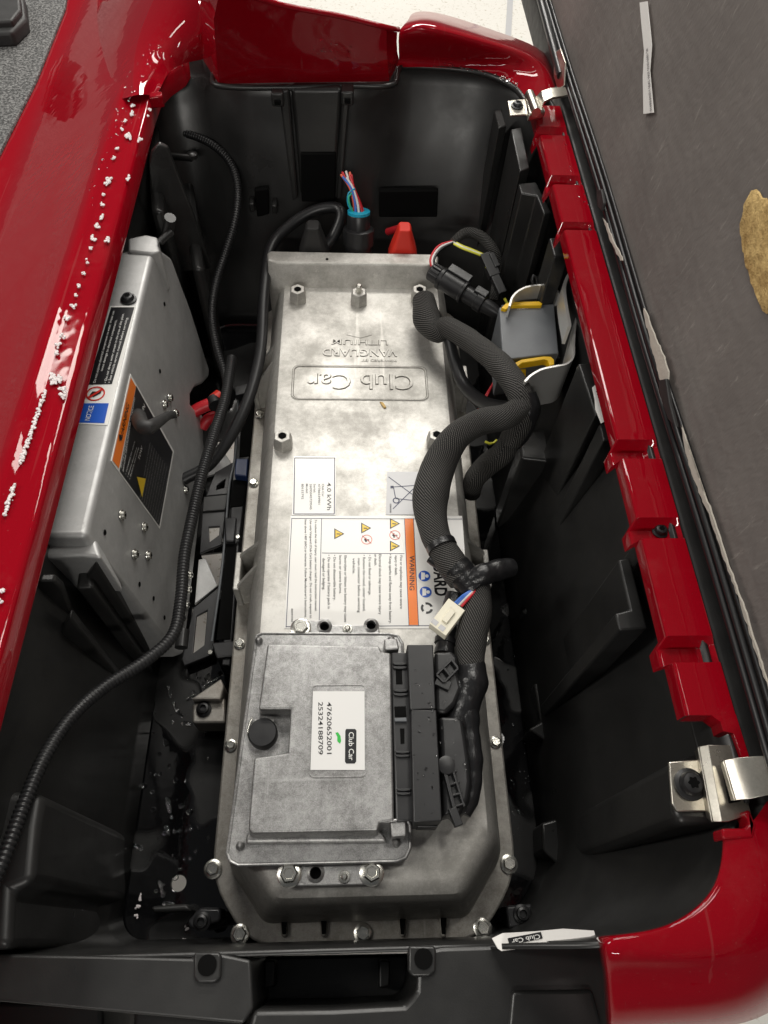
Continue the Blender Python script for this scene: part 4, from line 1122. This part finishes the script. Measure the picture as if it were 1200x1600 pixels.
ribbon([(918, 476), (906, 484), (900, 500), (897, 530), (896, 556), (886, 568), (868, 572), (846, 577), (830, 586), (820, 596)], .325, .07, 'bright', mb, 'clip_arm', .0026)
pz('clip_plate', [(866, 474), (878, 462), (890, 512), (897, 548), (886, 566), (872, 570), (876, 540)], .262, .259, 'bright', mb, .0008)
tube('hanging_eye', pxz([(835, 446, .30), (831, 438, .31), (834, 430, .315), (839, 436, .31), (838, 446, .30)]), .0022, 'black', mb, nseg=8)
pz('yellow_plate', [(820, 470), (845, 466), (842, 449), (826, 450)], .275, .272, 'yellow', gm, .0005)

# ------------------------------------------------------------------ motor controller box on the left
mc = thing('motor_controller', 'grey aluminium box with two warning labels on the left', 'controller', (-.30, .55, .02))
KX = .10
FP0 = V((-.256, 0, .33)); FN = V((1, 0, KX)).normalized()
def onf(px, py, off=0): return on(px, py, FP0 + FN * off, FN)
RD = (onf(134, 838) - onf(238, 398)).normalized()
TN = RD.cross(V((1, 0, 0))); TN = TN if TN.z > 0 else -TN
TN.normalize()
def ont(px, py, off=0): return on(px, py, onf(238, 398) + TN * (.0006 + off), TN)
face_px = [(238, 398), (256, 393), (268, 402), (298, 482), (328, 578), (327, 590), (318, 600), (305, 606), (298, 618), (298, 630), (306, 640), (318, 648), (319, 690), (322, 725), (310, 830), (288, 1022), (276, 1026), (134, 838)]
fpts = [onf(*p) for p in face_px]
bb = prism('housing', fpts, (-.085, 0, 0), 'alu_box', mc, .006, 4)
# raised flat on top, stepped near end
pz('end_lip', [(62, 852), (120, 838), (150, 842), (158, 872), (128, 868), (62, 872)], .322, .24, 'alu_box', mc, .004, 3)
pz('end_bracket', [(200, 372), (228, 366), (246, 370), (250, 392), (236, 396), (200, 392)], .335, .27, 'alu_box', mc, .003)
# screws and dimples on the face
def fscrew(px, py, r, nm='case_screw'):
    p = onf(px, py, .001)
    m_ = frame_from(FN).to_euler()
    key = ('fs', r)
    if key not in _cache: _cache[key] = join_me([lathe_me([(r * 1.35, 0), (r * 1.3, r * .25), (r, r * .3), (r * .95, r * .8), (r * .5, r * .9)], 18)])
    o = link(nm, _cache[key], 'zinc', mc, loc=p, rot=m_)
    if ('fh', r) not in _cache: _cache[('fh', r)] = lathe_me([(r * .42, 0), (r * .42, .0002)], 6)
    s = link('socket', _cache[('fh', r)], 'hole', o); s.location = (0, 0, r * .905)
for x, y in ((190, 805), (225, 824), (210, 866), (231, 868), (265, 622), (257, 632), (274, 646), (290, 765), (296, 898), (294, 921), (291, 945), (285, 966)): fscrew(x, y, .0048)
for x, y in ((257, 475), (250, 580), (218, 913), (257, 965), (164, 832), (240, 935)):
    link('drilled_hole', lathe_me([(.003, 0), (.003, .0004)], 12), 'hole', mc, loc=onf(x, y, .0006), rot=frame_from(FN).to_euler())
# black push plug on top
c_ = ont(201, 468, 0)
torx_screw('plug', c_, .0078, mc)
# run/tow toggle with its black boot
tube('toggle_switch', [onf(216, 652, .0), onf(216, 652, .004), onf(222, 664, .02), onf(232, 668, .03), onf(262, 650, .032), onf(270, 648, .032)], [.010, .0095, .0085, .007, .0055, .005], 'rubber', mc, nseg=14)
# labels on the box
def ftext(lines, plane, mat, parent, nrm, name='printed_text'):
    ms = []
    for s, a, b_, h in lines: ms.append(text_me(s, plane(*a), plane(*b_), h, None, nrm, bold=.004))
    return link(name, join_me(ms), mat, parent, smooth=False)
TP0 = V((0, 0, .3325)); TNn = UP

NL = prism('notice_label', [ont(*p) for p in ((172, 478), (212, 478), (168, 664), (118, 662))], (0, 0, -.0004), 'white_lbl', mc, 0)
link('black_panel', quad_me([ont(*p, .0004) for p in ((173.5, 480), (210, 480), (175, 600), (137, 601))]), 'ink', NL)
link('blue_panel', quad_me([ont(*p, .0004) for p in ((126, 630), (170, 630), (163, 661), (119.5, 660))]), 'blue_ink', NL)
ftext([('NOTICE', (140, 657), (147, 634), .0055)], lambda a, b_: ont(a, b_, .0008), 'ink_white', NL, TN)
ftext([('Do not expose electrical components to water. Water can', (149, 598), (179, 486), .0026), ('cause damage to electrical components.', (160, 580), (183, 500), .0026),
       ('• Do not direct water stream in the area of this plate.', (166, 598), (194, 490), .0026), ('• See vehicle service manual before servicing.', (172, 598), (200, 496), .0026)], lambda a, b_: ont(a, b_, .0008), 'ink_white', NL, TN)
c_ = ont(149, 615, .0006)
a24 = [i * .2618 for i in range(24)]
link('prohibition_mark', join_me([ring_me([c_ + V((.0105 * math.cos(a), .0105 * math.sin(a), 0)) for a in a24], [c_ + V((.0088 * math.cos(a), .0088 * math.sin(a), 0)) for a in a24]),
     quad_me([c_ + V(p) for p in ((-.008, -.006, .0003), (-.006, -.008, .0003), (.008, .006, .0003), (.006, .008, .0003))])]), 'red_ink', NL)
link('tap_picture', quad_me([c_ + V(p) for p in ((-.006, -.003, .0001), (-.001, -.005, .0001), (.006, .001, .0001), (.005, .006, .0001), (.001, .003, .0001), (-.004, .003, .0001))]), 'ink', NL)
off = .0008
WL = prism('warning_label', [onf(*p, off) for p in ((204, 584), (272, 705), (250, 826), (174, 720))], -FN * .0006, 'white_lbl', mc, 0)
link('black_panel', quad_me([onf(*p, off + .0004) for p in ((213, 603), (270, 706), (249, 822), (187, 736))]), 'ink', WL)
link('orange_band', quad_me([onf(*p, off + .0005) for p in ((204.5, 590), (212.5, 604), (186, 732), (176, 719))]), 'orange', WL)
fo = lambda k: (lambda a, b_: onf(a, b_, off + k))
ftext([('WARNING', (190.5, 692), (202, 634), .0075)], fo(.0009), 'ink', WL, FN)
link('hazard_triangle', quad_me([onf(*p, off + .0009) for p in ((187, 690), (192, 684), (186, 678))]), 'ink', WL)
ftext([('SET THE RUN/TOW SWITCH TO TOW', (190, 732), (207, 648), .0026), ('BEFORE SERVICING OR CHARGING', (193, 737), (211, 622), .0026), ('RUN', (221, 652), (227, 636), .006),
       ('• TOWING the vehicle', (197, 742), (211, 690), .0024), ('• Battery disconnect', (200, 746), (214, 700), .0024), ('• Before servicing', (203, 750), (217, 700), .0024),
       ('TOW', (218, 720), (223, 700), .005)], fo(.0008), 'ink_white', WL, FN)
ms = []
for k in range(10):
    ms.append(('Read the owner manual for more information', (219 + k * 3.1, 778 + k * 4.2), (235 + k * 3.3, 692 + k * 4.6), .0017))
ftext(ms, fo(.0008), 'ink_mid', WL, FN)
link('hazard_triangle', quad_me([onf(*p, off + .0009) for p in ((214, 745), (228, 748), (222, 777))]), 'yellow_ink', WL)
# red cable lug coming through the notch
rl = thing('red_cable', 'short red battery cable coming out of the controller notch', 'cable', at(325, 640, .06))
tube('cable_core', pxz([(296, 648, .10), (312, 638, .105), (330, 630, .11), (345, 620, .11)]), .0095, 'red_wire', rl, nseg=14)
tube('heat_shrink', pxz([(334, 627, .112), (345, 618, .113)]), .0108, 'red_boot', rl, nseg=14, step=.003)
tube('cable_core', pxz([(316, 668, .07), (325, 655, .08), (337, 650, .08)]), .0085, 'red_wire', rl, nseg=14)
tube('cable_tie', pxz([(334, 624, .112), (338, 634, .113)]), .0115, 'vinyl_cable', rl, nseg=14, step=.003)

# ------------------------------------------------------------------ corrugated conduits
def corr(pitch):
    def f(s, t):
        x = (s / pitch) % 1.0
        return 1.0 if x < .55 else .83
    return f
cd = thing('split_conduit', 'long thick corrugated black conduit sweeping down the left side', 'conduit', at(280, 900, .1))
pth = [(362, 560, .14), (352, 622, .15), (334, 680, .16), (316, 740, .17), (300, 810, .18), (288, 870, .185), (282, 940, .19), (270, 992, .20), (228, 1032, .215), (160, 1076, .24), (110, 1122, .265), (70, 1182, .285), (40, 1250, .30), (10, 1330, .31), (-20, 1400, .315)]
tube('corrugated_tube', pxz(pth), [.0078, .0078, .0076, .0074, .0072, .0070, .0068, .0064, .0060], 'black', cd, nseg=16, step=.0042 / 4, rf=corr(.0042))
cd2 = thing('split_conduit', 'thin corrugated black conduit arching along the far left tub wall', 'conduit', at(345, 420, .1))
pth = [(262, 206, .30), (292, 209, .305), (330, 225, .30), (358, 252, .285), (371, 290, .265), (368, 340, .24), (352, 396, .21), (338, 440, .19), (331, 490, .17), (338, 540, .15), (350, 580, .135), (354, 602, .13)]
tube('corrugated_tube', pxz(pth), .0062, 'black', cd2, nseg=14, step=.0040 / 4, rf=corr(.0040))

# ------------------------------------------------------------------ chassis rail with windows between box and battery
ch = thing('chassis_bracket', 'black steel chassis bracket with punched windows left of the battery', 'bracket', at(350, 850, 0))
pz('rail', [(372, 608), (400, 604), (392, 700), (376, 830), (360, 1040), (346, 1040), (358, 830), (366, 690)], .035, -.06, 'steel_black', ch, .002)
def win(outer, inner, z, th=.006):
    hplate('window_plate', [(p.x, p.y) for p in ats(outer, z)], [[(p.x, p.y) for p in ats(i_, z)] for i_ in inner], z, th, 'steel_black', ch, .001)
win([(316, 800), (352, 797), (346, 850), (312, 864)], [[(326, 823), (343, 822), (342, 836), (327, 847)]], .02)
win([(302, 950), (342, 917), (332, 1022), (288, 1040), (284, 1030)], [[(307, 962), (324, 953), (319, 1008), (301, 1021)]], .02)
win([(336, 738), (364, 722), (358, 771), (322, 775)], [[(339, 758), (352, 748), (350, 762), (338, 765)]], .022)
pz('wet_plate', [(318, 776), (356, 772), (352, 796), (316, 799)], .024, .016, 'tub_wet', ch, .001)
pz('support_gusset', [(322, 706), (342, 694), (362, 724), (335, 740), (318, 745)], .012, .006, 'alu_box', ch, .001)
pz('support_gusset', [(310, 874), (321, 872), (340, 915), (304, 944)], .012, .006, 'alu_box', ch, .001)
tube('rail_edge_highlight', pxz([(372, 608, .037), (368, 705, .037), (358, 760, .037), (351, 845, .037), (344, 910, .037), (331, 1002, .037)]), .0018, 'grey_plastic', ch, nseg=8)  # thin lighter strip painting a highlight along the rail
for q in ([(378, 612), (398, 608), (392, 712), (374, 714)], [(364, 750), (386, 748), (380, 790), (360, 792)], [(354, 850), (370, 848), (360, 998), (338, 1000)]):
    pz('rail_slot', q, .0365, .034, 'hole', ch, .0003)
pz('cross_bar', [(366, 604), (400, 596), (400, 610), (368, 618)], .05, -.02, 'steel_black', ch, .001)
pz('cross_bar', [(330, 1004), (374, 1000), (374, 1024), (338, 1028)], .04, -.01, 'steel_black', ch, .002)
pz('tab', [(350, 808), (370, 808), (366, 846), (352, 846)], .045, .0, 'steel_black', ch, .002)
pz('tab', [(368, 716), (388, 716), (386, 744), (366, 742)], .05, .02, 'navy_plastic', ch, .002)
for x, y in ((329, 1020), (382, 728), (372, 840)): hex_bolt('bracket_bolt', at(x, y, .042), .0035, 'zinc', ch, washer=False)
tube('clip_sleeve', pxz([(286, 985, .12), (283, 1012, .12)]), .008, 'tub', ch, nseg=12)

# ------------------------------------------------------------------ hinges
def hinge_far():
    h = pz('hinge_leaf', [(793, 157), (822, 154), (828, 178), (797, 180)], .4165, .4135, 'hinge', body, .001)
    h['label'] = 'small steel seat hinge at the far end of the rail'
    pz('knuckle_step', [(820, 146), (834, 141), (852, 172), (826, 178)], .424, .412, 'hinge', h, .003)
    tube('knuckle', pxz([(827, 147, .425), (838, 176, .425)]), .0065, 'hinge', h, nseg=16)
    arm = [[at(a, b_, z), at(c2, d2, z)] for a, b_, c2, d2, z in ((838, 150, 846, 170, .424), (846, 142, 850, 158, .430), (860, 137, 864, 152, .433), (874, 136, 878, 150, .433), (884, 136, 888, 148, .430))]
    o = link('seat_leaf', loft_me([[p[0], p[1], p[1] - V((0, 0, .003)), p[0] - V((0, 0, .003))] for p in arm]), 'hinge', h, .0006)
    pz('slot_plate', [(830, 172), (850, 168), (852, 174), (832, 178)], .412, .405, 'hinge', h, .0005)
    torx_screw('hinge_screw', at(808, 166, .4168), .0068, h)
def hinge_near():
    h = pz('hinge_leaf', [(1045, 1190), (1092, 1186), (1104, 1268), (1058, 1268), (1050, 1256)], .3765, .3730, 'hinge', body, .001)
    h['label'] = 'large steel seat hinge at the near end of the rail'
    secs = []
    for x0_, y0_, x1_, y1_, z in ((1088, 1172, 1106, 1276, .377), (1092, 1166, 1114, 1284, .392), (1106, 1164, 1128, 1284, .397), (1124, 1164, 1138, 1284, .397), (1146, 1164, 1174, 1272, .397)):
        p, q = at(x0_, y0_, z), at(x1_, y1_, z); secs.append([p, q, q - V((0, 0, .003)), p - V((0, 0, .003))])
    link('raised_leaf', loft_me(secs), 'hinge', h, .0012, 2)
    pz('slot', [(1127, 1192), (1136, 1192), (1158, 1252), (1140, 1255)], .3985, .3965, 'hole', h, .0003)
    secs = []
    for x0_, y0_, x1_, y1_, z in ((1128, 1192, 1145, 1250, .4045), (1132, 1188, 1150, 1250, .411), (1150, 1184, 1172, 1248, .417), (1175, 1182, 1200, 1242, .420), (1215, 1180, 1240, 1236, .424)):
        p, q = at(x0_, y0_, z), at(x1_, y1_, z); secs.append([p, q, q - V((0, 0, .003)), p - V((0, 0, .003))])
    link('seat_leaf', loft_me(secs), 'hinge', h, .001, 2)
    torx_screw('hinge_screw', at(1077, 1226, .377), .0098, h)
hinge_far(); hinge_near()

# ------------------------------------------------------------------ tilted-up seat, underside facing left
SX = .3165
LEAN = .10
seat = thing('seat_bottom', 'grey-brown cloth underside of the seat base standing open on the right', 'seat', (SX, .6, .42))
SN = V((-1, 0, LEAN)).normalized()
SP0 = V((SX, 0, .425))
def ons(px, py, off=0): return on(px, py, SP0 + SN * off, SN)
def sp(y, h, off=0): return SP0 + V((LEAN * h, y, h)) + SN * off
nY, nZ = 120, 46
hole_c = ons(1200, 372)
vs, fs = [], []
hx, hz = .105, .095
for j in range(nZ + 1):
    for i in range(nY + 1):
        y = -.25 + 2.0 * i / nY; h = .004 + .62 * j / nZ
        p = sp(y, h)
        d = mnoise.noise(V((y * 7, h * 7, 0))) * .0016 + mnoise.noise(V((y * 22, h * 22, 3))) * .0006
        vs.append(p + SN * d)
hole_pts = [(1160, 352), (1166, 318), (1180, 297), (1196, 305), (1215, 330), (1235, 400), (1230, 470), (1203, 490), (1186, 460), (1168, 410)]
def in_hole(p):
    # project on the seat plane in its own (y, h) coordinates
    return in_poly((p.y, p.z), [(q.y, q.z) for q in HP])
HP = [ons(*p) for p in hole_pts]
for j in range(nZ):
    for i in range(nY):
        a = j * (nY + 1) + i
        fs.append((a, a + 1, a + nY + 2, a + nY + 1))
me = fixn(mesh(vs, fs))
link('backing_cloth', me, 'seat', seat, angle=80)
# torn hole with foam showing: foam patch slightly proud inside a ragged rim
hp, _ = catmull(HP + [HP[0]], .006)
hp = [p + SN * (.0022) + V((0, random.uniform(-.0016, .0016), random.uniform(-.0016, .0016))) for p in hp]
cen = sum(hp, V()) / len(hp)
rings_ = [[p - SN * .0 for p in hp], [cen + (p - cen) * .95 + SN * .0012 for p in hp], [cen + (p - cen) * .6 + SN * .001 for p in hp], [cen + (p - cen) * .25 + SN * .0015 for p in hp]]
link('foam_patch', loft_me(rings_, False, True), 'gold_foam', seat)
# frame board behind, edge piping, lower trim
prism('seat_board', [sp(-.25, -.004, -.006), sp(1.75, -.004, -.006), sp(1.75, .64, -.006), sp(-.25, .64, -.006)], -SN * .05, 'rubber', seat, .004)
def pip(h, off, r, mat, nm, wav=.0, y0=-.05, y1=1.6):
    pts = []
    for k in range(34):
        y = y0 + (y1 - y0) * k / 33
        pts.append(sp(y, h + wav * math.sin(y * 9), off + wav * math.sin(y * 13 + 1) * .6))
    tube(nm, pts, r, mat, seat, nseg=10)
pip(-.002, .006, .0034, 'vinyl_cable', 'edge_piping', .001)
pip(.006, .0055, .0030, 'vinyl_cable', 'edge_piping', .0012)
pip(.012, .003, .0022, 'vinyl_cable', 'edge_piping', .0012)
# torn pale strip of backing along the lower edge
def pale(px, nm='torn_edge'):
    P = [ons(a + 4, b_, .011) for a, b_ in px]
    P, _ = catmull(P + [P[0]], .005); P = [p + V((0, random.uniform(-.0012, .0012), random.uniform(-.0012, .0012))) for p in P[:-1]]
    prism(nm, P, -SN * .0016, 'torn', seat, .0004)
pale([(1000, 488), (1003, 484), (1022, 530), (1038, 572), (1040, 596), (1034, 604), (1026, 590)])
pale([(1060, 668), (1066, 684), (1077, 724), (1094, 770), (1110, 806), (1126, 858), (1142, 904), (1159, 952), (1183, 1030), (1205, 1092), (1204, 1098), (1180, 1030), (1155, 952), (1139, 906), (1123, 862), (1104, 806), (1088, 770), (1072, 726)])
pale([(937, 340), (942, 346), (956, 378), (968, 405), (962, 402), (948, 372)])
P = [ons(a, b_, .012) for a, b_ in ((1036, 594), (1046, 592), (1052, 630), (1062, 668), (1050, 656), (1034, 612))]
prism('torn_flap', P, SN * .004, 'rubber', seat, .001)
P = [ons(a, b_, .012) for a, b_ in ((936, 298), (944, 296), (948, 318), (944, 330), (938, 322))]
prism('torn_flap', P, SN * .004, 'rubber', seat, .001)
# corner hardware beside the far hinge
P = [ons(a, b_, .011) for a, b_ in ((868, 84), (878, 76), (886, 98), (884, 134), (874, 140), (868, 120))]
prism('corner_plate', P, SN * .003, 'hinge', seat, .001)
tube('edge_piping', [sp(1.06, -.002, .012), sp(1.15, .0, .012), sp(1.35, .004, .012), sp(1.6, .01, .012)], .006, 'vinyl_cable', seat, nseg=10)
# tags
tg = [ons(a, b_, .005) for a, b_ in ((1000, 4), (1012, 2), (1016, 40), (1019, 70), (1016, 110), (1022, 176), (1006, 178), (1005, 120), (1007, 80), (1003, 40))]
T1 = prism('paper_tag', tg, SN * .0006, 'paper', seat, 0)
ftext([('WARRANTY 0043 1907 5520 6681 24', (1018.5, 172), (1012, 74), .004)], lambda a, b_: ons(a, b_, .0062), 'ink_grey', T1, SN)
tg = [at(a, b_, .37) for a, b_ in ((925, 606), (931, 601), (938, 630), (946, 658), (939, 662), (930, 640), (929, 625))]
T2 = prism('barcode_tag', tg, (0, 0, .0006), 'paper', None, 0)
tag(T2, 'narrow white barcode tag stuck to the right tub wall beside the rail', 'tag')
link('bars', join_me([quad_me([at(931 + k * 1.35, 611 + k * 4.4, .371), at(936 + k * 1.35, 609 + k * 4.4, .371), at(936.8 + k * 1.35, 611.4 + k * 4.4, .371), at(931.8 + k * 1.35, 613.4 + k * 4.4, .371)]) for k in range(7)]), 'ink_grey', T2, smooth=False)

# ------------------------------------------------------------------ paper tag poking out at the near edge
pt = pz('paper_tag', [(769, 1466), (786, 1458), (838, 1455), (880, 1451), (928, 1454), (930, 1462), (890, 1468), (842, 1478), (800, 1484), (784, 1486), (778, 1482)], .287, .2845, 'paper', None, 0)
tag(pt, 'curled white paper tag with the maker name at the near tub edge', 'paper tag')
link('brand_badge', prism_me([at(*p, .2876) for p in ((793, 1466), (845, 1456), (848, 1466), (796, 1477))], (0, 0, -.0001)), 'ink', pt, smooth=False)
link('printed_text', text_me('Club Car', at(843, 1459.5, .288), at(799, 1468, .288), .0032, None, UP, bold=.01), 'ink_white', pt, smooth=False)

# ------------------------------------------------------------------ suds, drops and puddles
def suds(blobs, name, label, z0=.404):
    bm = Balls()
    for (x, y, rpx, n) in blobs:
        rpx *= .72
        subs = [(x + random.gauss(0, rpx * .45), y + random.gauss(0, rpx * .6), rpx * random.uniform(.25, .6)) for _ in range(5)]
        for k in range(int(n * 1.5)):
            sx, sy, sr = random.choice(subs)
            a = random.random() * 6.283; q = sr * math.sqrt(random.random())
            r = random.uniform(.0005, .0014)
            zz = z0 + r * .2 + .0016 * (1 - q / sr) * random.random()
            sphere_bm(bm, at(sx + q * math.cos(a), sy + q * math.sin(a), zz), r, 1, (1.1, 1.1, .7))
    o = bm_link(name, bm, 'suds'); o['kind'] = 'stuff'; o['label'] = label; o['category'] = 'suds'
bl = []
for x, y, r in ((208, 165, 5), (204, 178, 6), (196, 188, 4), (200, 213, 8), (190, 200, 4), (183, 232, 4), (178, 246, 4), (170, 283, 8), (162, 305, 4), (160, 318, 5), (158, 338, 5), (152, 352, 5), (146, 372, 5), (142, 386, 5),
                (136, 410, 4), (131, 426, 4), (123, 446, 5), (119, 461, 3), (114, 478, 5), (107, 498, 6), (98, 524, 5), (91, 540, 5), (88, 552, 5),
                (234, 172, 4), (231, 182, 3), (219, 217, 5), (201, 278, 5), (169, 375, 6)):
    bl.append((x, y, r, int(r * r * 1.3)))
for k in range(26):
    t = k / 25; bl.append((70 - 36 * t, 612 + 108 * t, 4.2, 8))
for k in range(10):
    t = k / 9; bl.append((22 - 14 * t, 760 + 42 * t, 4.5, 9))
bl += [(82, 588, 10, 50), (94, 594, 10, 50), (99, 608, 8, 34), (97, 618, 7, 22), (84, 598, 8, 24), (3, 924, 5, 20), (0, 940, 5, 20)]
suds(bl, 'soap_suds', 'white soap suds beaded along the red left ledge', .405)
suds([(218, 1402, 5, 14), (216, 1418, 6, 18), (214, 1432, 4, 10), (292, 1452, 4, 10), (288, 1470, 4, 10)], 'soap_suds', 'small patch of soap bubbles on the tub floor', .003)
scatter_drops('water_drops', [(642, 1012), (730, 1130), (732, 1270), (648, 1280)], lambda a, b_: at(a, b_, .2535 if a < 686 else .2425), 46, .0006, .0017, 'water drops sprinkled over the black module plugs')
scatter_drops('water_drops', [(790, 1000), (835, 960), (840, 1260), (800, 1330)], lambda a, b_: at(a, b_, .001), 45, .0008, .0022, 'water drops scattered on the right tub floor')
scatter_drops('water_drops', [(230, 1050), (330, 1050), (325, 1330), (240, 1400)], lambda a, b_: at(a, b_, .001), 70, .0008, .0035, 'water drops and splashes on the near left tub floor')
scatter_drops('water_drops', [(560, 70), (606, 78), (604, 112), (480, 92), (500, 60)], lambda a, b_: on(a, b_, far[3][1], (far[3][2] - far[3][1]).cross(V((1, 0.1, 0)))), 50, .0008, .0024, 'water drops on the dark red rear lip')
scatter_drops('water_drops', [(640, 100), (760, 112), (812, 136), (826, 150), (800, 120), (700, 100)], lambda a, b_: at(a, b_, .405), 30, .001, .0028, 'water drops on the red far corner ledge')
scatter_drops('water_drops', [(868, 215), (890, 215), (930, 350), (915, 360)], lambda a, b_: at(a, b_, .403), 14, .0008, .0018, 'a few water drops on the far part of the red rail')

def splash(blobs, name, label, z0):
    bm = Balls()
    for x, y, l, w_, an in blobs:
        n = max(3, int(l / 2))
        for k in range(n):
            u = (k / (n - 1) - .5) * l
            px_ = x + u * math.cos(an) + random.uniform(-.8, .8); py_ = y + u * math.sin(an) + random.uniform(-.8, .8)
            sphere_bm(bm, at(px_, py_, z0), w_ / FPX * random.uniform(.5, 1.0), 2, (1.2, 1.2, .45))
    o = bm_link(name, bm, 'water'); o['kind'] = 'stuff'; o['label'] = label; o['category'] = 'water'
splash([(207, 1198, 20, 3.2, 1.2), (196, 1222, 26, 3, .4), (212, 1235, 30, 3, -.5), (180, 1268, 28, 2.6, .7), (190, 1300, 18, 3, .8), (208, 1320, 26, 3, .4), (263, 1258, 20, 2.6, 1.4), (261, 1297, 12, 2.6, 1.2),
        (265, 1080, 18, 2.4, 1.3), (275, 1105, 20, 2.4, 1.2), (300, 1088, 16, 2.2, -.6), (330, 1065, 26, 2, -.6), (252, 1388, 22, 2.4, 1.3), (262, 1412, 14, 2.6, .2), (292, 1130, 12, 2.6, .2),
        (872, 1262, 16, 2.2, 1.3), (878, 1338, 14, 2, 1.4), (880, 1355, 12, 2, 1.4), (700, 1118, 16, 2, .3)], 'water_splashes', 'thin ridges of splashed water on the wet tub floor', .002)
scatter_drops('water_drops', [(225, 20), (255, 60), (245, 100), (215, 130), (170, 260), (120, 380), (160, 200), (205, 70)], lambda a, b_: onp(a, b_, .0005), 90, .0005, .0016, 'fine water drops on the red panel above the left ledge')
